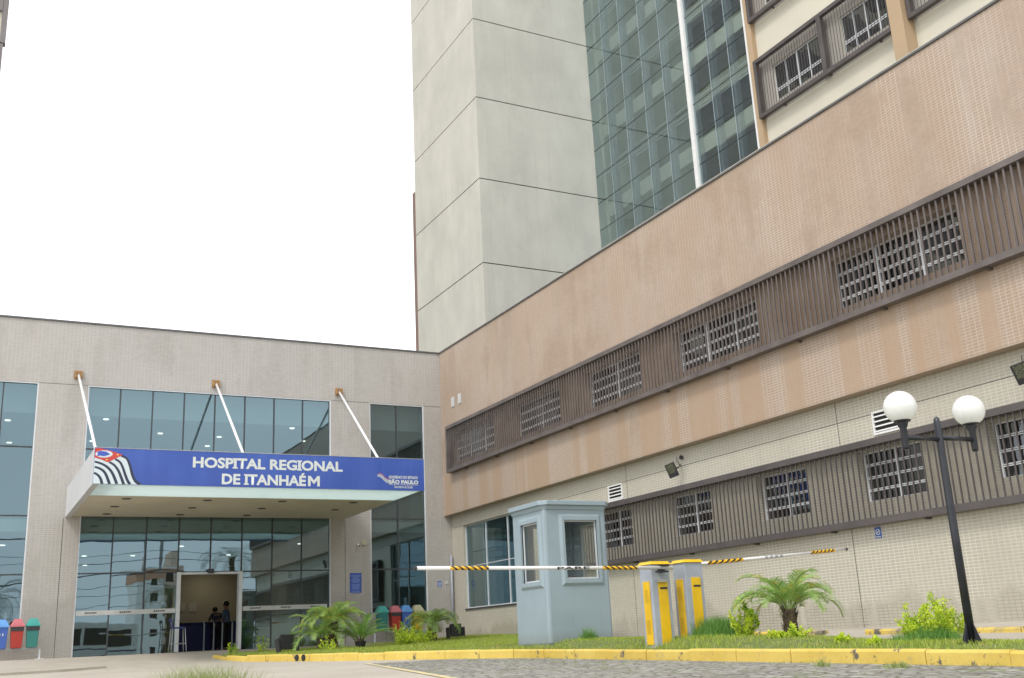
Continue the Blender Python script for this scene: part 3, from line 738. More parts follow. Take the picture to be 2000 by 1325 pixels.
def win(par, h, x, rows, cols, fr='alu', sashbar=.02, vis=.9):
    y0, y1, z0, z1 = h
    f = MB(); t = .024
    f.box(x, x+.04, y0, y0+t, z0, z1); f.box(x, x+.04, y1-t, y1, z0, z1); f.box(x, x+.04, y0+t, y1-t, z0, z0+t*1.2); f.box(x, x+.04, y0+t, y1-t, z1-t, z1)
    for c in range(1, cols):
        y = y0+(y1-y0)*c/cols; f.box(x-.002, x+.038, y-t*.75, y+t*.75, z0+t, z1-t)
    for r_ in range(1, rows):
        z = z0+(z1-z0)*r_/rows; f.box(x-.001, x+.025, y0+t, y1-t, z-sashbar-.012, z-.012); f.box(x-.001, x+.025, y0+t, y1-t, z, z+sashbar)
    o = f.build('window', fr, par)
    MB().quad((x+.03, y0, z0), (x+.03, y1, z0), (x+.03, y1, z1), (x+.03, y0, z1)).build('pane', 'glass_dark', o)
    return o
for i, h in enumerate(U): win(wg, h, X2+.20, 4, 3 if h[1]-h[0] > 2.6 else 2, sashbar=.020)
for h in L: win(wg, h, XL+.17, 4, 2, sashbar=.016)
def screen(par, name, xf, y0, y1, z0, z1, sp, mat_s, mat_f, dep, fr=.12, posts=(), phase=0, sw=.05, th=.012, sd=.05):
    """outer face at x = xf (towards the street), frame depth dep"""
    s = MB(); y = y0+fr+.04
    rnd = random.Random(int(y0*10)+3)
    while y < y1-fr:
        j = rnd.uniform(-.004, .004)
        s.box(xf+.03, xf+.03+sd, y+j, y+j+sw, z0+fr*.9, z1-fr*.9); y += sp
    o = s.build(name, mat_s, par)
    f = MB(); f.box(xf, xf+dep, y0, y1, z0, z0+fr); f.box(xf, xf+dep, y0, y1, z1-fr, z1)
    f.box(xf, xf+dep, y1-fr, y1, z0+fr, z1-fr); f.box(xf, xf+dep, y0, y0+fr, z0+fr, z1-fr)
    for p in posts: f.box(xf-.002, xf+dep, p-.09, p+.09, z0+fr, z1-fr)
    f.build('frame', mat_f, o)
    yy_ = y0+.6
    while yy_ < y1: MB().box(xf+.1, xf+dep+.05, yy_, yy_+.06, z0-.03, z0-.001).build('support_bracket', mat_f, o); yy_ += 2.05
    return o
screen(wg, 'slat_screen', X2-.20, 5.0, 29.28, 4.96, 6.40, .124, 'slat', 'slat', .17, fr=.10, sw=.034, sd=.022)
screen(wg, 'slat_screen', XL-.20, 5.0, 24.2, 1.53, 2.93, .124, 'slat2', 'slat2', .17, fr=.11, sw=.020, sd=.020)
# corner window of the ground floor
f = MB(); x = XL+.08; y0, y1, z0, z1 = 24.95, 29.18, .93, 3.36
for y in (y0+.015, 26.42, 27.81, y1-.015): f.box(x-.01, x+.05, y-.015, y+.015, z0, z1)
for z in (z0+.015, z1-.015): f.box(x-.009, x+.049, y0+.02, y1-.02, z-.014, z+.014)
for z in (2.14,): f.box(x+.011, x+.04, y0+.02, y1-.02, z-.01, z+.01)
cwn = f.build('window', 'alu', wg)
MB().quad((x+.02, y0, z0), (x+.02, y1, z0), (x+.02, y1, z1), (x+.02, y0, z1)).build('pane', 'glass_teal', cwn)
MB().box(XL-.03, XL+.2, y0, y1, z0-.05, z0-.001).build('sill', 'alu_dark', cwn)
# panel joints
b = MB(); b.box(XL-.003, XL+.001, YE, 29.9, 3.365, 3.375)
for y in (13.47, 20.2, 6.7): b.box(XL-.0035, XL+.001, y-.005, y+.005, -.1, 3.74)
b.box(13.33, 13.335, 29.996, 29.998, 3.8, 8.9)
b.build('wall_joint', 'joint', wg)
b = MB(); b.box(X2+.02, XL, F1-.012, F1-.001, 3.8, TOP)
# wall fittings: each its own thing
for i, (y, s) in enumerate(((29.05, 'left'), (28.55, 'right'))):
    o = MB().box(X2-.02, X2-.001, y-.11, y+.11, 7.0, 7.3).build('wall_plate', 'plate', bevel=.004)
    tag(o, s+' one of two small pale plates high on the brown wall beside the entrance', 'wall plate', 'small plates on the brown wall')
def vent(y0, y1, z0, z1, label):
    t = thing('vent_grille', label, 'vent', (XL, (y0+y1)/2, z0), 'louvred vents in the beige wall')
    f = MB(); q = .035; f.box(XL-.03, XL-.001, y0, y0+q, z0, z1); f.box(XL-.03, XL-.001, y1-q, y1, z0, z1); f.box(XL-.03, XL-.001, y0+q, y1-q, z0, z0+q); f.box(XL-.03, XL-.001, y0+q, y1-q, z1-q, z1)
    f.build('frame', 'white', t)
    MB().box(XL-.004, XL-.001, y0+q, y1-q, z0+q, z1-q).build('backing', 'grate', t)
    s = MB(); n = 4
    for k in range(n):
        z = z0+q+(z1-z0-2*q)*(k+.30)/n
        s.add([(XL-.028, y0+q, z-.015), (XL-.028, y1-q, z-.015), (XL-.006, y1-q, z+.005), (XL-.006, y0+q, z+.005), (XL-.028, y0+q, z-.005), (XL-.028, y1-q, z-.005), (XL-.006, y1-q, z+.015), (XL-.006, y0+q, z+.015)],
              [(0, 1, 2, 3), (7, 6, 5, 4), (0, 4, 5, 1), (3, 2, 6, 7)])
    s.build('louvre', 'white', t)
vent(20.38, 20.98, 2.98, 3.36, 'white louvred vent just above the roof of the guard booth')
vent(12.0, 12.65, 3.0, 3.40, 'white louvred vent half hidden behind the left globe of the lamp post')
def floodlight(x, y, z, label, yaw=0):
    t = thing('floodlight', label, 'floodlight', (0, 0, 0), 'floodlights on the beige wall')
    MB().box(-.10, .10, -.02, .02, -.14, .14).build('housing', 'black', t, bevel=.01)
    MB().box(-.075, .075, -.026, -.0205, -.06, .12).build('lens', 'glass_lens', t)
    b = MB(); b.tube([(.105, 0, 0), (.14, .03, 0), (.14, .22, .02), (.14, .30, .05)], .012, 6); b.tube([(.14, .22, .02), (.10, .30, .12), (.12, .33, .2)], .006, 6); b.build('bracket', 'black', t)
    t.rotation_euler = Euler((R(14), R(-16), R(yaw))); t.scale = (1.08, 1.08, 1.08); t.location = (x, y, z); return t
M['glass_lens'] = simple('floodlight_lens', (.075, .08, .05), .15, var=.9, nscale=60)
floodlight(XL-.28, 18.05, 3.27, 'black tilted floodlight on the beige wall right of the guard booth', -52)
floodlight(XL-.30, 9.52, 3.30, 'black floodlight high on the beige wall, right of both lamp globes', -52)
o = MB().lathe((XL-.05, 18.0, 3.50), [(.03, 0), (.04, .05), (.02, .09)], 10).build('cable_gland', 'dark'); tag(o, 'small dark cable box on the beige wall above the tilted floodlight', 'cable box')
# signs
def nosmoke(c, face, label):
    t = thing('no_smoking_sign', label, 'sign', (0, 0, 0), 'small blue no smoking signs')
    MB().box(-.065, .065, -.008, 0, -.09, .09).build('plate', 'bluesign', t)
    b = MB(); n = 20
    for k in range(n):
        a0, a1 = 2*math.pi*k/n, 2*math.pi*(k+1)/n
        b.quad(*[(rr*math.cos(a), -.0105, .01+rr*math.sin(a)) for rr, a in ((.05, a0), (.05, a1), (.036, a1), (.036, a0))])
    b.quad((-.04, -.0112, -.018), (-.03, -.0112, -.026), (.04, -.0112, .036), (.03, -.0112, .045)); b.box(-.03, .028, -.0108, -.009, .005, .015); b.box(-.05, .05, -.0108, -.009, -.075, -.06)
    b.build('symbol', 'letter', t)
    t.rotation_euler = (0, 0, R(-90) if face == '-x' else 0); t.location = c
nosmoke((13.12, F1-.001, 1.70), '-y', 'small blue no smoking sign on the grey pillar below the tip of the left boom')
nosmoke((XL-.001, 12.88, 1.41), '-x', 'small blue no smoking sign on the beige wall left of the lamp post')
t = thing('information_sign', 'blue information board with pale lines of text on the pillar right of the glass doors', 'sign', (10.455, F1, 1.51))
MB().box(10.28, 10.63, F1-.015, F1-.001, 1.51, 2.07).build('plate', 'bluesign', t)
b = MB(); rnd = random.Random(2); z = 2.03
for k in range(17):
    z -= .028 if k not in (8, 14) else .055
    wv = rnd.uniform(.09, .15); b.box(10.455-wv, 10.455+wv, F1-.0165, F1-.0152, z-.006, z+.006)
b.build('text_lines', 'lightblue', t)
t = thing('security_camera', 'small white security camera on the pillar above the blue information board', 'camera', (10.52, F1, 2.9))
MB().tube([(10.52, 29.83, 2.84), (10.52, 29.95, 2.88)], .03, 10).build('body', 'white', t, smooth=True)
MB().box(10.505, 10.535, 29.93, 29.999, 2.87, 2.91).build('mount', 'white', t)
MB().tube([(10.52, 29.82, 2.838), (10.52, 29.829, 2.84)], .022, 10).build('lens', 'black', t)
o = MB().box(10.66, 10.80, F1-.04, F1-.001, 2.87, 3.02).build('junction_box', 'inwall', bevel=.005); tag(o, 'small yellowed junction box beside the white security camera', 'junction box')
o = MB().box(13.3, 13.4, F1-.02, F1-.001, 1.70, 1.78).build('wall_socket', 'plate', bevel=.004); tag(o, 'small pale socket on the grey pillar right of the no smoking sign', 'wall socket')

# ------------------------------------------------------------------ concrete tower
TX, TY, GX = 17.2, 34.29, 22.71
tw = thing('concrete_tower', 'tall plain pale concrete stair tower with horizontal joints rising behind the entrance', 'building', (20, 37, 0))
zj = [-.5, 3.2, 6.85, 10.46, 14.07, 17.63, 21.22, 24.85, 28.45, 32.05, 35.65, 39.25]
M['brown_fin'] = simple('brown_painted_fin', (.20, .125, .10), .6)
b = MB()
for a, c in zip(zj, zj[1:]): b.box(TX, GX+.6, TY, 40.88, a+.022, c-.022)
b.build('panel', 'concrete_wall', tw)
MB().box(TX+.03, GX+.5, TY+.03, 40.85, -.5, 39.3).build('core', 'joint', tw)
MB().box(TX+.05, TX+.9, 40.89, 41.32, -.5, 19.85).build('side_fin', 'brown_fin', tw)

# ------------------------------------------------------------------ ward block with glazed stair
wb = thing('ward_block', 'high ward block with green glass wall and slatted windows above the brown wing', 'building', (24, 20, 0))
PH = 3.62
M['ward_col'] = simple('tan_painted_column', (.44, .32, .20), .7, var=.05, nscale=1)
rowsz = [16.25+PH*k for k in range(-2, 6)]          # bottoms of the slatted frames
f0 = [(20.94, 24.0), (18.16, 20.92)]
bays = [(18.16, 24.0), (11.7, 17.64), (5.2, 11.2)]
holes = []
for z in rowsz:
    for (a, c) in bays:
        mid = a+(c-a)*.47
        holes += [(mid+.35, c-.6, z+.42, z+1.72), (a+.25, mid-.6, z+.42, z+1.72)]
bm_fix(holes_wall(MB(), 'x', GX+.12, .2, 4.7, 24.25, 8.0, 38, holes).build('wall', 'tile_cream', wb))
b = MB(); b.box(GX+.33, 36, 34, 34.2, 8.46, 38); b.box(GX+.33, 36, 4.7, 4.9, 8.46, 38); b.box(35.8, 36, 4.9, 34, 8.46, 38); b.box(GX+.33, 36, 4.7, 34.2, 38.01, 38.2); b.build('rear_wall', 'tile_cream', wb)
b = MB()
for z in rowsz:
    for (a, c) in bays:
        mid = a+(c-a)*.47
        b.box(GX+.10, GX+.119, mid+.25, c-.5, z+.32, z+.419)
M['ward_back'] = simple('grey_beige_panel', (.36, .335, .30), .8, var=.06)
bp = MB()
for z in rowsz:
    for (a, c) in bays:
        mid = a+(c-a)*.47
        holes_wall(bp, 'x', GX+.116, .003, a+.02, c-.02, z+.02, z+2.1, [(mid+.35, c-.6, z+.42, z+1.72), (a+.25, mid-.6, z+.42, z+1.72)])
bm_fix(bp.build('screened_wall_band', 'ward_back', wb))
b = MB(); b.box(GX-.05, GX+.35, 24.0, 24.25, 8.4, 38)
for (a, c) in zip([x_[0] for x_ in bays], [x_[1] for x_ in bays[1:]]): b.box(GX-.33, GX+.119, c+.03, a-.03, 8.4, 38)
b.build('column', 'ward_col', wb)
MB().box(25.4, 25.5, 4.95, 24.2, 8.5, 37.9).build('interior_wall', 'interior_grey', wb)
for zi, z in enumerate(rowsz):
    if z > 28: continue
    for bi, (a, c) in enumerate(bays[:3]):
        mid = a+(c-a)*.47
        screen(wb, 'slat_screen', GX-.16, a, c, z, z+2.13, .12, 'slat2', 'slat2', .16, fr=.13, posts=(mid,), sw=.013, sd=.013)
        for h in ((mid+.35, c-.6, z+.42, z+1.72), (a+.25, mid-.6, z+.42, z+1.72)):
            y0, y1, z0, z1 = h; x = GX+.2; f = MB(); t_ = .05
            for k in range(5): y = y0+(y1-y0)*k/4; f.box(x, x+.04, y-t_/2, y+t_/2, z0, z1)
            for zz in (z0+.02, z1-.02): f.box(x+.001, x+.039, y0, y1, zz-.02, zz+.02)
            for zz in (z0+.36, z0+.43): f.box(x-.003, x+.02, y0, y1, zz-.018, zz+.018)
            o = f.build('window', 'alu', wb)
            MB().quad((x+.02, y0, z0), (x+.02, y1, z0), (x+.02, y1, z1), (x+.02, y0, z1)).build('pane', 'glass_dark', o)
o = MB().box(23.3, 24.6, 18.2, 18.28, 17.9, 17.95).build('ceiling_lamp', 'lamp_tube', wb)
b = MB()
b.box(GX-.01, GX+.1, 4.75, 24.0, 8.46, 8.9); b.build('base_flashing', 'cap', wb)
M['alu_blue'] = simple('blue_grey_aluminium', (.30, .36, .39), .4)
# glass curtain wall y 24.25..34.29
my = [24.25, 25.32, 26.39, 27.6, 29.12, 30.4, 31.76, 33.05, TY-.01]
mz = [8.9]+[10.13+1.205*k for k in range(0, 23)]
f = MB()
for y in my[1:3]+my[4:-1]: f.box(GX-.008, GX+.05, y-.014, y+.014, 8.5, 37.9)
cg = f.build('curtain_wall', 'alu_blue', wb)
MB().box(GX-.10, GX+.06, my[3]-.10, my[3]+.10, 8.5, 37.9).build('white_pipe', 'white', cg)
MB().box(GX-.06, GX+.10, 24.26, 24.34, 8.5, 37.9).build('white_edge', 'white', cg)
f = MB()
for z in mz: f.box(GX-.008, GX+.045, 24.35, TY-.02, z-.009, z+.009)
f.build('joint_line', 'alu_dark', cg)
rnd = random.Random(5); g = MB()
for a, c in zip(my, my[1:]):
    for e, h in zip(mz, mz[1:]):
        j = rnd.uniform(-.002, .002); g.quad((GX+j, a, e), (GX-j, c, e), (GX-j, c, h), (GX+j, a, h))
g.build('glass', 'glass_tower', cg)
b = MB(); c_ = MB(); d_ = MB()
for k in range(-1, 6):
    z = 13.5+PH*k-.4
    b.box(GX+.35, 25.3, 24.3, TY, z, z+.6)
    for q in range(4): c_.box(GX+.30, GX+.33, 24.3, TY, z+1.75+q*.16, z+1.78+q*.16)
b.build('floor_slab', 'tile_cream', wb); c_.build('handrail', 'alu', cg)
b = MB()
for y in my[1:-1]: b.box(GX+.12, GX+.34, y-.07, y+.07, 8.5, 37.9)
b.build('mullion_fin', 'alu_grey', cg)
MB().box(25.6, 25.8, 24.3, TY, 8.5, 37.9).build('stair_wall', 'interior_grey', wb)

# ------------------------------------------------------------------ opposite ward block behind, at the left edge
ow = thing('tall_hospital_block', 'tall grey hospital block whose corner just shows at the top left edge', 'building', (-12, 60, 0))
M['block_grey'] = simple('dark_grey_brown_cladding', (.20, .18, .18), .7, nscale=.6)
b = MB(); b.box(-34, -.17, 45, 78, -.5, 52); b.build('wall', 'tile_cream', ow)
b = MB()
for k in range(13):
    z = 5.4+PH*k; b.box(-.16, -.06, 45.3, 77, z, z+2.13); b.box(-33, -.17, 44.88, 44.999, z, z+2.13)
b.build('slat_band', 'block_grey', ow)
b = MB(); b.box(-.165, -.02, 44.9, 45.28, -.5, 25.55); b.box(-.165, .06, 44.9, 45.28, 25.6, 52); b.build('corner_fin', 'block_grey', ow)

# ------------------------------------------------------------------ guard booth
BX0, BX1, BY0, BY1, BZ = 9.2, 10.5, 16.38, 17.6, -.16
bt = thing('guard_booth', 'grey-blue guard booth with two visible windows standing behind the left boom', 'guard booth', (9.85, 17, BZ))
def chamf(x0, x1, y0, y1, c): return [(x0+c, y0), (x1-c, y0), (x1, y0+c), (x1, y1-c), (x1-c, y1), (x0+c, y1), (x0, y1-c), (x0, y0+c)]
HW = (9.60, 10.28, .97, 2.0); HS = (16.58, 17.22, .95, 1.99)
zt = 2.24
b = MB()
# walls as four skins with a window hole on each face
cc = .05
holes_wall(b, 'y', BY0, .05, BX0+cc, BX1-cc, BZ+.06, zt, [HW])
holes_wall(b, 'y', BY1, -.05, BX0+cc, BX1-cc, BZ+.06, zt, [HW])
holes_wall(b, 'x', BX0, .05, BY0+cc, BY1-cc, BZ+.06, zt, [HS])
holes_wall(b, 'x', BX1, -.05, BY0+cc, BY1-cc, BZ+.06, zt, [HS])
for (ax, ay, bx, by) in ((BX0+cc, BY0, BX0, BY0+cc), (BX1-cc, BY0, BX1, BY0+cc), (BX0+cc, BY1, BX0, BY1-cc), (BX1-cc, BY1, BX1, BY1-cc)):
    mx_, my_ = (ax+bx)/2+(-.006 if ax < 9.8 else .006), (ay+by)/2+(-.006 if ay < 17 else .006)
    mx_ = (ax+bx)/2+(-.010 if ax < 9.8 else .010); my_ = (ay+by)/2+(-.010 if ay < 17 else .010)
    b.quad((ax, ay, BZ+.06), (mx_, my_, BZ+.06), (mx_, my_, zt), (ax, ay, zt)); b.quad((mx_, my_, BZ+.06), (bx, by, BZ+.06), (bx, by, zt), (mx_, my_, zt))
b.extz(chamf(BX0+.04, BX1-.04, BY0+.04, BY1-.04, .06), BZ-.05, BZ+.06, None)
shell = bm_fix(b.build('shell', 'booth', bt))
b = MB(); ov = .085
b.extz(chamf(BX0-.02, BX1+.02, BY0-.02, BY1+.02, .07), zt-.055, zt+.02, chamf(BX0-.045, BX1+.045, BY0-.045, BY1+.045, .08))
b.extz(chamf(BX0-ov, BX1+ov, BY0-ov, BY1+ov, .12), zt+.021, zt+.10); b.extz(chamf(BX0-.03, BX1+.03, BY0-.03, BY1+.03, .1), zt+.10, zt+.16, chamf(BX0+.3, BX1-.3, BY0+.3, BY1-.3, .1))
b.build('roof', 'booth', bt, bevel=.008)
def surround(par, axis, c, sgn, h, wd=.10, pr=.035):
    y0, y1, z0, z1 = h; b = MB()
    def P(d, u, z): return (c+sgn*d, u, z) if axis == 'x' else (u, c+sgn*d, z)
    O = [(y0-wd, z0-wd-.02), (y1+wd, z0-wd-.02), (y1+wd, z1+wd+.02), (y0-wd, z1+wd+.02)]
    Mx = [(y0-wd+.05, z0-wd+.03), (y1+wd-.05, z0-wd+.03), (y1+wd-.05, z1+wd-.03), (y0-wd+.05, z1+wd-.03)]
    I = [(y0, z0), (y1, z0), (y1, z1), (y0, z1)]
    vs = [P(.0005, *p) for p in O]+[P(pr, *p) for p in Mx]+[P(pr, *p) for p in I]+[P(-.02, *p) for p in I]
    fs = []
    for l in range(3):
        for k in range(4): fs.append((l*4+k, l*4+(k+1) % 4, l*4+4+(k+1) % 4, l*4+4+k))
    b.add(vs, fs); o = b.build('window', 'booth', par)
    f = MB(); t_ = .025
    def bx(u0, u1, w0, w1):
        d0, d1 = sorted((c-sgn*.022, c-sgn*.045))
        if axis == 'x': f.box(d0, d1, u0, u1, w0, w1)
        else: f.box(u0, u1, d0, d1, w0, w1)
    bx(y0, y0+t_, z0, z1); bx(y1-t_, y1, z0, z1); bx(y0+t_, y1-t_, z0, z0+t_); bx(y0+t_, y1-t_, z1-t_, z1)
    f.build('frame', 'alu', o)
    g = MB(); d = .034*-sgn
    pts = [(y0, z0), (y1, z0), (y1, z1), (y0, z1)]
    g.quad(*[(c+d, p[0], p[1]) if axis == 'x' else (p[0], c+d, p[1]) for p in pts]); g.build('pane', 'glass_clear', o)
surround(bt, 'y', BY0, -1, HW); surround(bt, 'y', BY1, 1, HW); surround(bt, 'x', BX0, -1, HS); surround(bt, 'x', BX1, 1, HS)
MB().extz(chamf(BX0+.02, BX1-.02, BY0+.02, BY1-.02, .06), BZ-.02, BZ+.0595, chamf(BX0-.004, BX1+.004, BY0-.004, BY1+.004, .05)).build('base_skirt', 'booth', bt)
MB().box(BX0+.06, BX1-.06, BY0+.06, BY1-.06, BZ+.03, BZ+.08).build('floor', 'interior_grey', bt)

# ------------------------------------------------------------------ barrier gates
def barrier(name, label, x, y, z, boomlabel):
    t = thing(name, label, 'barrier gate', (x, y, z), 'yellow barrier gates on the island')
    W, D, H = .33, .30, 1.16
    b = MB(); b.box(x, x+W, y, y+D, z-.05, z+H); b.build('cabinet', 'cabgrey', t, bevel=.012)
    b = MB(); b.extz([(x-.02, y-.02), (x+W+.02, y-.02), (x+W+.02, y+D+.02), (x-.02, y+D+.02)], z+H+.002, z+H+.045, [(x+.01, y+.01), (x+W-.01, y+.01), (x+W-.01, y+D-.01), (x+.01, y+D-.01)]); b.build('lid', 'yellow', t)
    fd = MB().box(x+.10, x+W-.06, y-.012, y-.001, z+.02, z+.94).build('front_door', 'yellow', t, bevel=.004)
    sd_ = MB().box(x-.012, x-.001, y+.06, y+D-.07, z+.02, z+.92).build('side_door', 'yellow', t, bevel=.004)
    for z0 in (.62, .18):
        b = MB()
        for k in range(8): b.box(x-.017, x-.0125, y+.10, y+D-.11, z+z0+k*.025, z+z0+k*.025+.010)
        b.build('louvre', 'louv', sd_)
    MB().box(x+.13, x+.26, y-.0145, y-.0125, z+.80, z+.83).build('nameplate', 'dark', fd)
    return t
M['louv'] = simple('louvre_yellow', (.55, .34, .01), .5)
g1 = barrier('barrier_gate', 'yellow and grey barrier cabinet nearest the guard booth, with the boom reaching left', 9.12, 13.10, -.20, '')
g2 = barrier('barrier_gate', 'yellow and grey barrier cabinet with grass at its foot and the boom reaching right', 9.70, 13.06, -.18, '')
def striped(x0, x1, y, z0, z1, r, par, segs, nm='boom', r1=None):
    r1 = r1 or r
    P = lambda t: Vector((x0+(x1-x0)*t, y, z0+(z1-z0)*t)); L_ = abs(x1-x0)
    o = MB().tube([P(0), P(1)], [r, r1], 14).build(nm, 'white', par, smooth=False)
    for p in o.data.polygons: p.use_smooth = len(p.vertices) == 4
    for (a, c) in segs:
        yb = MB().tube([P(a), P(c)], r*1.06, 14, caps=False).build('yellow_band', 'stripe_y', o, smooth=True)
        b = MB(); nst = 6; ln = (c-a)/nst
        for k in range(nst):
            vs = []; n = 14
            for side in (0, 1):
                for q in range(n+1):
                    th = 2*math.pi*q/n; t = a+ln*(k+.10)+ln*.42*side+ln*.40*math.sin(th)
                    t = max(a, min(c, t)); p = P(t); rr = r*1.10
                    vs.append((p.x, p.y+rr*math.cos(th), p.z+rr*math.sin(th)))
            b.add(vs, [(q, q+1, n+2+q, n+1+q) for q in range(n)])
        b.build('black_stripe', 'black', yb)
    return o
M['stripe_y'] = simple('yellow_reflective_band', (.80, .45, .02), .4)
bo = striped(9.42, 5.36, 12.98, .90, .945, .025, g1, [(.155, .30), (.745, .885)])
me = text_mesh('PARE', 8.00-.55, 8.00-.02, .895, .935, 12.946, .02); link_mesh('boom_lettering', me, 'black', bo)
MB().tube([(5.35, 12.98, .945), (5.32, 12.98, .9455)], .028, 12).build('end_cap', 'dark', bo)
b = MB(); b.box(9.20, 9.34, 12.93, 13.03, .925, .95); b.box(9.24, 9.30, 13.0, 13.099, .84, .93); b.box(9.15, 9.33, 12.95, 13.03, .835, .86); b.build('boom_bracket', 'black', g1)
MB().box(9.18, 9.36, 13.04, 13.08, .70, .74).build('lock', 'steel', g1)
bo2 = striped(9.95, 13.12, 13.2, .955, 1.17, .026, g2, [(.09, .31), (.76, .92)], r1=.018)
MB().box(9.96, 10.03, 13.16, 13.278, .92, 1.0).build('boom_bracket', 'black', g2)
MB().tube([(13.12, 13.2, 1.17), (13.16, 13.2, 1.173)], .024, 12).build('end_cap', 'dark', bo2)
for (a, c) in ((.45, .58),):
    b = MB()
    for k in range(4):
        t = a+(c-a)*k/4; p = (9.95+3.17*t, 13.2, .955+.215*t); b.tube([p, (p[0]+.06, 13.2, p[2]+.004)], .0255, 10)
    b.build('boom_lettering', 'alu_grey', bo2)

# ------------------------------------------------------------------ double-globe lamp post
LPX, LPY, LPZ = 9.57, 8.0, isl(9.57, 8.0)
lp = thing('lamp_post', 'black twin-arm lamp post with two white globes on the grass strip', 'lamp post', (LPX, LPY, LPZ))
b = MB(); b.lathe((LPX, LPY, LPZ), [(.045, 0), (.043, 1.2), (.040, 1.95), (.038, 2.36), (.030, 2.41), (.008, 2.43)], 20); b.build('pole', 'pole', lp, smooth=True)
b = MB(); b.box(LPX-.13, LPX+.13, LPY-.13, LPY+.13, LPZ-.01, LPZ+.012)
b.build('base_plate', 'pole', lp)
for k in range(4):
    a = math.pi/4*0+k*math.pi/2; d = Vector((math.cos(a), math.sin(a), 0)); n = Vector((-d.y, d.x, 0))*.006; c = Vector((LPX, LPY, LPZ+.013)); g = MB()
    q = [c+d*.05, c+d*.125, c+d*.05+Vector((0, 0, .19))]
    g.add([p-n for p in q]+[p+n for p in q], [(0, 1, 2), (5, 4, 3), (0, 3, 4, 1), (1, 4, 5, 2), (2, 5, 3, 0)]); g.build('base_gusset', 'pole', lp)
for x, zc in ((9.03, 2.235), (10.12, 2.255)):
    s = 1 if x > LPX else -1
    ar = MB().tube([(LPX, LPY, zc-.335), (x, LPY, zc-.335+.0)], .028, 12).build('arm', 'pole', lp, smooth=True)
    MB().lathe((x, LPY, zc), [(.030, -.47), (.036, -.44), (.036, -.24), (.055, -.20), (.058, -.185), (.058, -.17), (.088, -.165), (.092, -.15), (.085, -.135)], 20).build('globe_holder', 'pole', lp, smooth=True)
    MB().sphere((x, LPY, zc), .176, 40, 24).build('globe', 'globe', lp, smooth=True)
MB().box(9.47, 9.83, 7.86, 8.14, LPZ-.04, LPZ-.011).build('concrete_pad', 'ground', lp)

# ------------------------------------------------------------------ recycling bins on stands
def binmats(nm, body, lid):
    M['bin_'+nm] = simple('bin_body_'+nm, body, .5, var=.08); M['lid_'+nm] = simple('bin_lid_'+nm, lid, .5, var=.1, nscale=6)
binmats('blue', (.05, .12, .42), (.12, .32, .68)); binmats('red', (.40, .035, .025), (.55, .16, .18)); binmats('green', (.03, .19, .17), (.05, .34, .30)); binmats('yellow', (.70, .45, .02), (.48, .46, .28))
def make_bin(nm, label, x, y, z, grp, sag=False):
    t = thing('recycling_bin', label, 'recycling bin', (x, y, z), grp)
    w0, w1, d0, d1, h = .120, .145, .12, .145, .50
    b = MB(); vs = []
    n = [(-1, -1), (1, -1), (1, 1), (-1, 1)]
    b.add([(x+w0*a, y+d0*c, z) for a, c in n]+[(x+w1*a, y+d1*c, z+h) for a, c in n], [(3, 2, 1, 0), (4, 5, 6, 7)]+[(k, (k+1) % 4, (k+1) % 4+4, k+4) for k in range(4)])
    b.build('body', 'bin_'+nm, t, bevel=.012)
    b = MB(); b.box(x-w1-.015, x+w1+.015, y-d1-.015, y+d1+.015, z+h+.001, z+h+.04)
    b.add([(x+(w1+.01)*a, y+(d1+.01)*c, z+h+.04) for a, c in n]+[(x+w1*.55*a, y+d1*.5*c, z+h+.19) for a, c in n], [(4, 5, 6, 7)]+[(k, (k+1) % 4, (k+1) % 4+4, k+4) for k in range(4)])
    ld = b.build('lid', 'lid_'+nm, t)
    g = MB(); g.add([(x-.10, y-d1*.86-.01, z+h+.065), (x+.10, y-d1*.86-.01, z+h+.065), (x+.075, y-d1*.55-.02, z+h+.165), (x-.075, y-d1*.55-.02, z+h+.165),
                     (x-.10, y-d1*.86-.022, z+h+.065), (x+.10, y-d1*.86-.022, z+h+.065), (x+.075, y-d1*.55-.032, z+h+.165), (x-.075, y-d1*.55-.032, z+h+.165)],
                    [(4, 5, 6, 7), (0, 4, 7, 3), (1, 2, 6, 5), (0, 1, 5, 4), (3, 7, 6, 2)]); g.build('flap', 'lid_'+nm, ld)
    if sag:
        s = MB(); s.box(x-w1-.004, x+w1+.004, y-d1-.006, y-d1+.004, z+h-.10, z+h-.002); s.build('bag_rim', 'dark', t)
    if nm == 'blue':
        s = MB()
        for k in (-1, 1): s.box(x+k*.035-.012, x+k*.035+.012, y-d1*.97-.006, y-d1*.97+.01, z+.30, z+.36)
        s.build('bin_print', 'letter', t)
    return t
def stand(x0, x1, y, zb, zg, label):
    t = thing('bin_stand', label, 'bin stand', ((x0+x1)/2, y, zg))
    b = MB(); b.box(x0, x1, y-.02, y+.02, zb-.045, zb-.005); b.build('rail', 'alu_grey', t)
    for x in (x0+.02, x1-.02):
        MB().box(x-.018, x+.018, y-.018, y+.018, zg, zb-.046).build('leg', 'alu', t)
        MB().box(x-.10, x+.10, y-.13, y+.10, zg-.01, zg+.012).build('foot', 'white', t)
gl = 'recycling bins left of the glass doors'; gr = 'recycling bins right of the glass doors'
make_bin('green', 'green recycling bin beside the pillar, rightmost of the left three', 1.87, 29.3, .36, gl, True)
make_bin('red', 'red recycling bin between the blue and green ones at the left picture edge', 1.52, 29.3, .355, gl, True)
make_bin('blue', 'blue recycling bin cut by the left edge of the photo', 1.17, 29.3, .35, gl)
make_bin('yellow', 'recycling bin of another colour beyond the blue one, mostly outside the left edge', .82, 29.3, .35, gl)
stand(.3, 2.08, 29.3, .36, G(2, 29.3), 'low metal stand with white feet under the left bins')
gz0 = isl(11.4, 29.2)
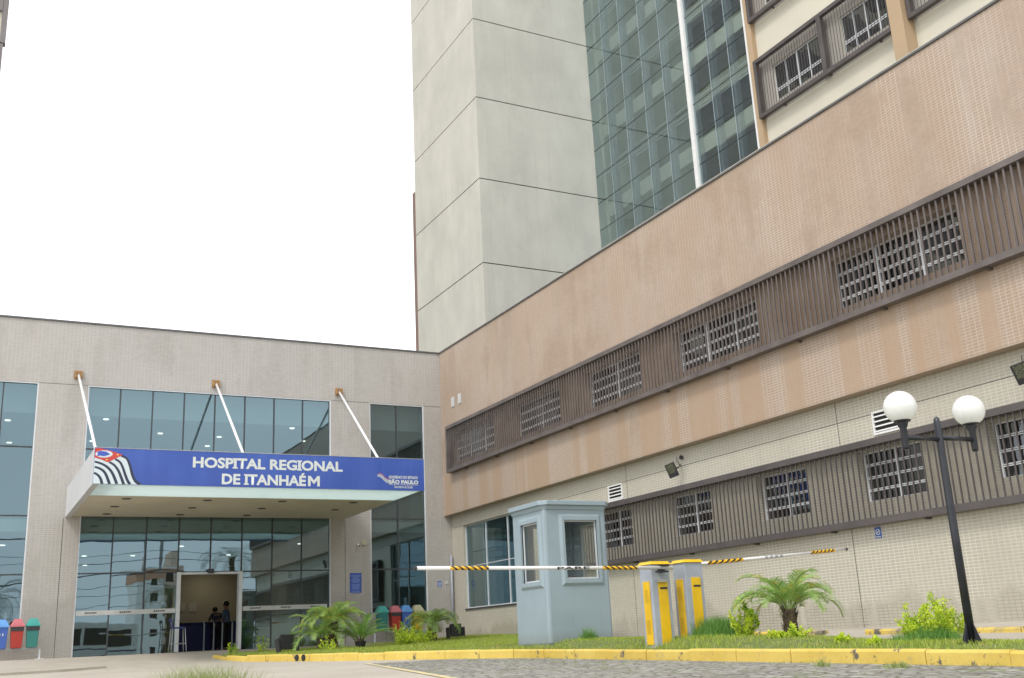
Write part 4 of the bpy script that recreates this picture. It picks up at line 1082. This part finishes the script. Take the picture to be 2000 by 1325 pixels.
for nm, x, lb in (('green', 10.99, 'green recycling bin behind the small cycad'), ('red', 11.38, 'red recycling bin between the green and blue bins near the bushes'), ('blue', 11.71, 'blue recycling bin just left of the yellow one'), ('yellow', 12.08, 'yellow recycling bin with a faded lid behind the feathery palm')):
    make_bin(nm, lb, x, 29.3, .39, gr, nm == 'red')
stand(10.75, 12.4, 29.3, .40, gz0, 'low metal stand under the right bins')

# ------------------------------------------------------------------ black ground floodlights in the grass
def gfl(x, y, label, yaw, s=1.0, tilt=14):
    z = isl(x, y); t = thing('ground_floodlight', label, 'floodlight', (0, 0, 0), 'black ground floodlights in the grass')
    b = MB(); b.add([(-.17*s, -.05, .06), (.17*s, -.05, .06), (.20*s, -.05, .40), (-.20*s, -.05, .40), (-.15*s, .07, .08), (.15*s, .07, .08), (.17*s, .07, .37), (-.17*s, .07, .37)],
          [(0, 1, 2, 3), (7, 6, 5, 4), (0, 4, 5, 1), (1, 5, 6, 2), (2, 6, 7, 3), (3, 7, 4, 0)])
    b.build('housing', 'black', t, bevel=.012)
    for k in (-1, 1):
        b = MB(); b.box(k*.275*s-.03, k*.275*s+.03, -.06, .06, -.03, .31); b.box(min(k*.19*s, k*.25*s), max(k*.19*s, k*.25*s), -.012, .012, .22, .25); b.build('side_bracket', 'black', t, bevel=.008)
    t.rotation_euler = (R(-tilt), 0, R(yaw)); t.location = (x, y, z); return t
gfl(6.95, 24.6, 'black floodlight in the grass left of the large feathery palms', 20, .92)
gfl(12.25, 27.0, 'black floodlight low in the grass right of the bins, near the downpipe', 8, .88, 5)

# ------------------------------------------------------------------ plants
def frond(mb, rb, base, az, el, ln, droop, lw, nl=26, v=.5, rnd=random):
    """feather frond: curved rachis with paired leaflets"""
    P = []; p = Vector(base); e = el; n = 12
    for i in range(n+1):
        P.append(p.copy()); p += Vector((math.cos(az)*math.cos(e), math.sin(az)*math.cos(e), math.sin(e)))*(ln/n); e -= droop/n*(1+1.1*i/n)
    rb.tube(P, [.013*(1-.8*i/n) for i in range(n+1)], 5, caps=False)
    for i in range(nl):
        t = .16+.84*i/nl; k = t*n; j = min(n-1, int(k)); q = P[j].lerp(P[j+1], k-j); d = (P[j+1]-P[j]).normalized()
        side = d.cross(Vector((0, 0, 1))).normalized(); up = side.cross(d)
        l = lw*math.sin(math.pi*min(1, t*.86+.12))**.7*rnd.uniform(.85, 1.1)
        for s in (-1, 1):
            dr = (side*s*math.cos(.55)+d*.75+up*(v+rnd.uniform(-.2, .2))).normalized(); w_ = d*.0055+up*.0015
            tip = q+dr*l+Vector((0, 0, -l*rnd.uniform(.12, .42))); mid = q+dr*l*.55+Vector((0, 0, -l*.03))
            mb.add([q-w_, q+w_, mid+w_*1.2, mid-w_*1.2, tip], [(0, 1, 2, 3), (3, 2, 4)])
def palm(name, label, cat, x, y, z, trunk_h, trunk_r, nfr, ln, lw, droop, el=(.3, 1.35), mat='palm_leaf', seed=1, nl=26, v=.35, azs=None, group=None, lean=(0, 0)):
    rnd = random.Random(seed); t = thing(name, label, cat, (x, y, z), group)
    b = MB(); n = 7; pr = []
    pts = [(x+lean[0]*k/n, y+lean[1]*k/n, z-.05+(trunk_h+.05)*k/n) for k in range(n+1)]
    b.tube(pts, [trunk_r*(1.15-.25*k/n) for k in range(n+1)], 12)
    for k in range(int(26*max(.5, trunk_h/.3))):           # stubs of old leaf bases
        h = rnd.uniform(.1, 1); a = rnd.uniform(0, 6.283); c = Vector((x+lean[0]*h, y+lean[1]*h, z+trunk_h*h)); d = Vector((math.cos(a), math.sin(a), 0)); sd_ = Vector((-d.y, d.x, 0))*trunk_r*.3
        o = c+d*trunk_r*.8; tp = o+d*trunk_r*rnd.uniform(.35, .8)+Vector((0, 0, trunk_r*rnd.uniform(.7, 1.5)))
        b.add([o-sd_, o+sd_, tp, o+Vector((0, 0, -trunk_r*.5))], [(0, 1, 2), (0, 2, 3), (1, 3, 2)])
    b.build('trunk', 'trunk', t)
    cb = MB(); rb = MB(); top = (x+lean[0], y+lean[1], z+trunk_h)
    for k in range(nfr):
        az = (azs[k % len(azs)] if azs else k*2.39996)+rnd.uniform(-.25, .25); u = (k+.5)/nfr; e = el[1]+(el[0]-el[1])*u**.8+rnd.uniform(-.08, .08)
        frond(cb, rb, (top[0]+math.cos(az)*trunk_r*.4, top[1]+math.sin(az)*trunk_r*.4, top[2]-.02), az, e, ln*rnd.uniform(.85, 1.1), droop*rnd.uniform(.8, 1.2), lw, nl, v, rnd)
    cr_o = cb.build('crown', mat, t); rb.build('leaf_stalks', 'stalk', cr_o); return t
M['stalk'] = simple('palm_leaf_stalk', (.20, .26, .09), .5, var=.3)
zi = isl
palm('feather_palm', 'small feathery palm with a short dark trunk in front of the beige wall', 'palm', 10.4, 11.68, zi(10.4, 11.68), .40, .095, 20, .88, .25, 1.45, (.68, 1.48), seed=3, nl=50)
palm('feather_palm', 'large feathery palm with a thick dark trunk in front of the glass doors', 'palm', 8.05, 24.8, zi(8.05, 24.8), .60, .12, 20, .88, .28, 1.4, (.55, 1.45), seed=5, nl=50, lean=(.03, 0))
palm('feather_palm', 'feathery palm with reddish stems and yellowing fronds, left of the thick-trunked palm', 'palm', 7.78, 24.75, zi(7.8, 24.75), .26, .09, 14, .98, .25, 1.3, (.5, 1.45), seed=8, nl=48)
palm('feather_palm', 'feathery palm in front of the yellow recycling bin', 'palm', 11.35, 26.5, zi(11.35, 26.5), .44, .11, 20, .92, .26, 1.7, (.5, 1.45), seed=11, nl=48)
ct = palm('cycad', 'small dark green cycad in a black pot between the palms and the green bin', 'cycad', 8.56, 24.25, zi(8.56, 24.25)+.05, .16, .09, 20, .86, .15, .7, (.50, 1.35), 'cycad_leaf', 6, 30, .45)
cp = Vector((8.56, 24.25, zi(8.56, 24.25)))
b = MB().lathe(cp, [(.10, 0), (.13, .16), (.14, .17), (.12, .165)], 14); tag(b.build('plant_pot', 'black', smooth=False), 'black pot holding the small cycad on the lawn', 'plant pot')
def bush(name, label, x, y, z, rx, rz, n, seed, mat='bush_leaf', ls=.044, shoots=14, group=None, cat='shrub'):
    rnd = random.Random(seed); t = thing(name, label, cat, (x, y, z), group)
    st = MB(); lv = MB()
    for k in range(shoots):
        a = rnd.uniform(0, 6.283); rr = rnd.random()**.6; tip = Vector((x+math.cos(a)*rx*rr, y+math.sin(a)*rx*rr*.9, z+rz*(1.05-.6*rr*rr)*rnd.uniform(.55, 1.22)))
        b0 = Vector((x+math.cos(a)*rx*.12, y+math.sin(a)*rx*.12, z-.02)); mid = b0.lerp(tip, .5)+Vector((math.cos(a), math.sin(a), .1))*rx*.12
        st.tube([b0, mid, tip], [.006, .005, .002], 4, caps=False)
        for q in range(int(n/shoots)):
            u = rnd.random()**.65; p = (b0.lerp(mid, u*2) if u < .5 else mid.lerp(tip, u*2-1)); s = ls*rnd.uniform(.6, 1.25)
            p = p+Vector((rnd.gauss(0, 1), rnd.gauss(0, 1), rnd.gauss(0, .8)))*rx*.085*(1.3-u*.95)
            d = Vector((rnd.gauss(0, 1), rnd.gauss(0, 1), rnd.gauss(.55, .7))).normalized(); w_ = d.cross(Vector((rnd.gauss(0, 1), rnd.gauss(0, 1), rnd.gauss(0, 1)))).normalized()*s*.24
            m_ = p+d*s*.5+d.cross(w_)*.25; lv.add([p, m_+w_, p+d*s, m_-w_], [(0, 1, 2, 3)])
    st.build('stems', 'stalk', t); lv.build('foliage', mat, t); return t
bush('golden_bush', 'round yellow-green bush left of the lamp post against the beige wall', 10.42, 9.25, zi(10.42, 9.25), .46, .46, 4600, 21, shoots=64)
bush('golden_bush', 'upright yellow-green bush just left of the short-trunked feathery palm', 9.85, 12.02, zi(9.85, 12.02), .25, .42, 1800, 22, shoots=20)
bush('golden_bush', 'low spreading yellow-green bush in front of the red and blue bins', 10.05, 25.3, zi(10.05, 25.3), .48, .50, 2400, 23, shoots=28)
bush('golden_bush', 'lower yellow-green bush beside the spreading one, in front of the yellow bin', 10.75, 25.6, zi(10.75, 25.6), .42, .34, 1700, 24, shoots=22)
for i, (x, y, r_, h, lb) in enumerate(((6.85, 26.5, .25, .34, 'small yellow-green shrub in front of the glass, left of the black floodlight'), (6.05, 26.2, .16, .30, 'tiny yellow-green shrub at the doorway end of the lawn'),
        (7.55, 23.5, .26, .26, 'tiny yellow-green shrub at the foot of the large palms'), (9.85, 10.9, .24, .17, 'low yellow-green sprig in front of the short-trunked feathery palm'),
        (9.65, 11.1, .20, .10, 'low yellow-green sprig at the kerb below the upright bush'), (9.5, 9.8, .14, .09, 'tiny yellow-green sprig in the grass between palm and round bush'), (9.45, 9.2, .12, .08, 'tiny yellow-green sprig nearest the kerb, below the round bush'))):
    bush('golden_shrub', lb, x, y, zi(x, y), r_, h, 240, 30+i, shoots=9, group='small golden shrubs in the lawn', ls=.055)
bush('weed_plant', 'thin seeding weeds in front of the green and red bins on the right', 11.0, 28.0, zi(11, 28), .5, .5, 260, 60, 'dry_grass', .05, 20, cat='weed')

# ------------------------------------------------------------------ reception: counter, people, posts, stool, notices
ct = thing('reception_counter', 'dark blue reception counter inside the open doors', 'counter', (8.2, 42, .09))
MB().box(7.7, 10.2, 42, 42.6, .09, 1.12).build('front', 'blue', ct); MB().box(7.65, 10.25, 41.9, 42.65, 1.121, 1.16).build('top', 'blue', ct)
def person(label, x, y, z, h, shirt, yaw, armpose, group='people at the reception counter'):
    """one continuous skinned body; hair, shirt and trousers are shells grown from the same joints"""
    s = h/1.72
    J = {'pel': (0, 0, .95), 'wai': (0, .0, 1.08), 'che': (0, .01, 1.30), 'nk': (0, .0, 1.48), 'nk2': (0, .01, 1.54), 'hd': (0, .02, 1.60), 'hd2': (0, .015, 1.68),
         'hl': (-.09, 0, .90), 'kl': (-.10, .01, .50), 'al': (-.10, -.02, .09), 'tl': (-.11, .14, .03), 'hr': (.09, 0, .90), 'kr': (.10, .03, .50), 'ar': (.11, .0, .09), 'tr': (.12, .16, .03),
         'sl': (-.17, 0, 1.42), 'sr': (.17, 0, 1.42)}
    J.update(armpose)
    E = [('pel', 'wai'), ('wai', 'che'), ('che', 'nk'), ('nk', 'nk2'), ('nk2', 'hd'), ('hd', 'hd2'), ('pel', 'hl'), ('hl', 'kl'), ('kl', 'al'), ('al', 'tl'), ('pel', 'hr'), ('hr', 'kr'), ('kr', 'ar'), ('ar', 'tr'),
         ('che', 'sl'), ('sl', 'el'), ('el', 'wl'), ('wl', 'ml'), ('che', 'sr'), ('sr', 'er'), ('er', 'wr'), ('wr', 'mr')]
    rad = dict(pel=.13, wai=.125, che=.14, nk=.06, nk2=.05, hd=.085, hd2=.08, hl=.09, kl=.06, al=.042, tl=.035, hr=.09, kr=.06, ar=.042, tr=.035, sl=.055, sr=.055, el=.04, er=.04, wl=.027, wr=.027, ml=.032, mr=.032)
    for sd_, m_, w_ in (('l', 'ml', 'wl'), ('r', 'mr', 'wr')):
        a = Vector(J[m_]); d = (a-Vector(J[w_])).normalized(); lat = d.cross(Vector((0, 0, 1))).normalized()
        for k in range(5):
            off = (k-2)*.016; l = (.055, .075, .08, .075, .06)[k]
            p1 = a+d*l*.55+lat*off*1.3+Vector((0, 0, -.004)); p2 = a+d*l+lat*off*1.5+Vector((0, 0, -.018))
            J[m_+str(k)] = tuple(p1); J[m_+'t'+str(k)] = tuple(p2); E += [(m_, m_+str(k)), (m_+str(k), m_+'t'+str(k))]; rad[m_+str(k)] = .009; rad[m_+'t'+str(k)] = .008
    def grow(keys, sc, mat, name, par=None):
        ks = list(keys); me = bpy.data.meshes.new(name); me.from_pydata([tuple(Vector(J[k])*s) for k in ks], [(ks.index(a), ks.index(b_)) for a, b_ in E if a in ks and b_ in ks], [])
        o = bpy.data.objects.new(name, me); COL.objects.link(o); md = o.modifiers.new('s', 'SKIN')
        for i, k in enumerate(ks): r_ = rad[k]*s*sc; me.skin_vertices[0].data[i].radius = (r_, r_)
        me.skin_vertices[0].data[ks.index('pel') if 'pel' in ks else 0].use_root = True
        o.modifiers.new('u', 'SUBSURF').levels = 2
        bpy.context.view_layer.update(); m2 = bpy.data.meshes.new_from_object(o.evaluated_get(bpy.context.evaluated_depsgraph_get())); bpy.data.objects.remove(o)
        m2.materials.clear(); return link_mesh(name, m2, mat, par, smooth=True)
    root = grow(J.keys(), 1, 'skin', 'person')
    tag(root, label, 'person', group)
    up = ['wai', 'che', 'sl', 'el', 'sr', 'er', 'pel']; lo = ['pel', 'hl', 'kl', 'al', 'hr', 'kr', 'ar']
    grow(up, 1.26, shirt, 'shirt', root); grow(lo, 1.17, 'trouser', 'trousers', root)
    hb = MB(); hc = Vector(J['hd2'])*s
    hb.sphere((hc.x, hc.y-.018, hc.z+.0), .105*s, 16, 10); hb.build('hair', 'hair', root, smooth=True)
    fb = MB()
    for ex in (-.032, .032): fb.sphere((hc.x+ex*s, hc.y+.088*s, hc.z-.035*s), .011*s, 8, 6)
    fb.build('eyes', 'black', root); MB().sphere((hc.x, hc.y+.10*s, hc.z-.065*s), .015*s, 8, 6).build('nose', 'skin', root, smooth=True)
    root.location = (x, y, z); root.rotation_euler = (0, 0, R(yaw)); return root
person('person in a dark shirt leaning on the blue reception counter', 8.95, 41.45, .09, 1.62, 'shirt_dark', 12,
       dict(el=(-.26, .10, 1.18), wl=(-.16, .33, 1.12), ml=(-.13, .38, 1.12), er=(.26, .10, 1.18), wr=(.16, .33, 1.13), mr=(.13, .38, 1.12), nk=(0, .08, 1.44), nk2=(0, .11, 1.49), hd=(0, .14, 1.54), hd2=(0, .16, 1.61)))
person('person in a light blue shirt standing at the counter with dark trousers', 9.25, 41.2, .09, 1.74, 'shirt_blue', 60,
       dict(el=(-.24, .02, 1.16), wl=(-.20, .20, 1.08), ml=(-.19, .26, 1.07), er=(.24, -.01, 1.15), wr=(.22, .12, .98), mr=(.22, .18, .95)))
for i, (x, yy2) in enumerate(((6.86, 33.4), (7.15, 33.4), (7.38, 33.3), (7.63, 33.1))):
    t = thing('steel_post', ['leftmost', 'second', 'third', 'rightmost'][i]+' of four slim steel queue posts inside the open doors', 'queue post', (x, yy2, .09), 'steel queue posts in the doorway')
    MB().lathe((x, yy2, .09), [(.06, 0), (.06, .012), (.022, .016), (.022, .78), (.012, .80)], 14).build('post', 'alu', t, smooth=True)
    MB().tube([(x, yy2, .80), (x-.03, yy2, .98)], .008, 6).build('tip', 'alu', t)
st = thing('bar_stool', 'tall metal stool with a blue seat beside the left door jamb', 'stool', (5.35, 29.35, G(5.35, 29.35)))
z0 = G(5.35, 29.35)
b = MB().box(5.20, 5.52, 29.2, 29.5, z0+.60, z0+.635).build('seat', 'blue', st, bevel=.008)
for (x, y) in ((5.17, 29.15), (5.55, 29.15), (5.17, 29.55), (5.55, 29.55)):
    MB().tube([(x, y, z0), (x+(.03 if x < 5.3 else -.04), y+(.05 if y < 29.3 else -.05), z0+.60)], .011, 8).build('leg', 'alu_grey', st, smooth=True)
b = MB(); zr = z0+.22
for (a, c) in (((5.18, 29.17), (5.54, 29.17)), ((5.18, 29.53), (5.54, 29.53)), ((5.18, 29.17), (5.18, 29.53)), ((5.54, 29.17), (5.54, 29.53))): b.tube([(a[0], a[1], zr), (c[0], c[1], zr)], .009, 6)
b.build('foot_rail', 'alu_grey', st)
b = MB(); b.tube([(5.20, 29.2, z0+.6), (5.16, 29.2, z0+.86)], .011, 6); b.tube([(5.20, 29.5, z0+.6), (5.16, 29.5, z0+.86)], .011, 6); b.box(5.15, 5.17, 29.19, 29.51, z0+.78, z0+.86); b.build('backrest', 'blue', st)
for i, (x, z, w_, h, mt, lb) in enumerate(((7.85, 1.85, .14, .24, 'paper_y', 'small yellow notice on the wall behind the reception counter'), (8.15, 1.82, .22, .3, 'paper', 'pale notice right of the yellow one behind the counter'), (8.55, 1.8, .3, .34, 'paper', 'larger pale notice behind the leaning person'), (9.85, 1.9, .2, .26, 'paper', 'pale notice on the wall above the standing person'), (8.0, 1.4, .36, .3, 'plate', 'grey notice board low on the wall behind the counter'))):
    o = MB().box(x-w_/2, x+w_/2, 43.97, 43.998, z-h/2, z+h/2).build('wall_notice', mt); tag(o, lb, 'notice', 'notices on the reception wall')

# ------------------------------------------------------------------ what the glass mirrors: the street behind the camera
zg = road(-20)
M['bright_white'] = simple('bright_white_render', (.86, .86, .84), .7)
bs = thing('city_bus', 'white city bus with dark windows mirrored in the glass doors', 'bus', (2, -13.5, zg))
b = MB(); b.box(-1.0, 10.6, -14.8, -12.3, zg+.35, zg+3.05); b.build('body', 'bright_white', bs, bevel=.15)
b = MB()
for k in range(7): b.box(-.8+k*1.6, .6+k*1.6, -12.31, -12.285, zg+1.68, zg+2.6)
b.build('window', 'glass_lens2', bs) if False else b.build('window', 'dark', bs)
MB().box(-.9, 10.5, -12.30, -12.29, zg+1.35, zg+1.43).build('stripe', 'blue', bs)
for x in (1.2, 8.4):
    MB().tube([(x, -12.45, zg+.48), (x, -12.2, zg+.48)], .48, 20).build('wheel', 'black', bs)
def flats(name, label, x0, x1, y0, y1, z1, mat, seed, rows=5, trim=None):
    t = thing(name, label, 'building', ((x0+x1)/2, (y0+y1)/2, zg)); n = max(2, int((x1-x0)/2.4)); hs = []
    for r_ in range(rows):
        for k in range(n):
            xc = x0+(x1-x0)*(k+.5)/n; zz = zg+1.2+r_*(z1-zg-1.0)/rows; hs.append((xc-.55, xc+.55, zz, zz+1.2))
    b = MB(); holes_wall(b, 'y', y1, -.2, x0, x1, zg-.3, z1, hs); b.box(x0, x0+.2, y0, y1-.2, zg-.3, z1); b.box(x1-.2, x1, y0, y1-.2, zg-.3, z1); b.box(x0, x1, y0, y1-.2, z1-.2, z1-.01)
    bm_fix(b.build('wall', mat, t)); b = MB()
    for h in hs: b.box(h[0], h[1], y1-.18, y1-.12, h[2], h[3])
    b.build('window_glazing', 'grate', t)
    if trim: 
        b = MB(); b.box(x0-.1, x1+.1, y0, y1+.06, z1-1.6, z1-.3); b.build('roof_band', trim, t)
    return t
M['bright_white'] = simple('bright_white_render', (.86, .86, .84), .7)
M['terracotta'] = simple('terracotta_paint', (.60, .34, .22), .8)
M['salmon'] = simple('salmon_brick', (.66, .50, .40), .85)
flats('apartment_block', 'white and terracotta apartment block mirrored in the glass left of the doors', 25.5, 32, -130, -120, 13.6, 'bright_white', 1, 5, 'terracotta')
flats('apartment_block', 'salmon water-tower block rising behind the white apartments in the mirror glass', 30.6, 36, -140, -130.5, 14.6, 'salmon', 2, 6)
MB_ = MB().box(31.2, 34.2, -139, -132, 14.6, 17.4).build('roof_tank', 'salmon'); tag(MB_, 'square salmon roof tank on the rear apartment block', 'roof tank')
flats('pale_house', 'pale curved-gable building mirrored in the far left window', -12, 3.9, -48, -38, 12.2, 'tile_cream', 3, 4)
flats('low_house', 'low cream house across the street behind the bus', 40, 60, -44, -36, 4.5, 'tile_cream', 4, 1)
def tall_palm(x, y, h, seed, label, ln=2.6):
    palm('street_palm', label, 'palm', x, y, zg, h, .17, 20, ln, .62, 1.7, (-.15, 1.25), 'dark_leaf', seed, 30, .1, group='tall palms across the street')
tall_palm(18.9, -25, 8.0, 41, 'tall palm across the street mirrored above the open doors')
tall_palm(15.2, -24, 5.4, 42, 'shorter palm beside the tall one, mirrored left of the doors')
tall_palm(2.4, -8.0, 4.8, 43, 'dark palm behind the camera mirrored in the far left window', 2.3)
tall_palm(1.7, -10.5, 3.2, 44, 'short dark palm below the one mirrored in the far left window', 2.2)
for i, (x, y) in enumerate(((-14, -19), (12.5, -19.5), (39, -20))):
    t = thing('utility_pole', ['left', 'middle', 'right'][i]+' concrete utility pole across the street', 'utility pole', (x, y, zg), 'utility poles across the street')
    MB().lathe((x, y, zg), [(.16, 0), (.10, 9.5)], 12).build('pole', 'alu_grey', t); MB().box(x-.06, x+.06, y-1.1, y+1.1, zg+9.0, zg+9.12).build('crossarm', 'dark', t)
for i, (dy, h, r_) in enumerate(((-1.0, 9.15, .012), (-.3, 9.15, .012), (.4, 9.15, .012), (1.0, 9.15, .012), (.1, 8.1, .016), (.1, 7.6, .022), (.12, 6.7, .035), (.1, 5.9, .02), (.1, 5.3, .016), (.15, 4.6, .016))):
    pts = []
    for (xa, xb) in ((-14, 12.5), (12.5, 39)):
        for k in range(13):
            t_ = k/12; pts.append((xa+(xb-xa)*t_, -19.4+dy, zg+h-(.35+.05*i)*4*t_*(1-t_)))
    o = MB().tube(pts, r_, 5).build('power_line', 'dark'); tag(o, 'sagging power line across the street, number of the same strand set', 'power line', 'power lines across the street')
    o['label'] = 'one of the dark sagging power lines between the street poles'
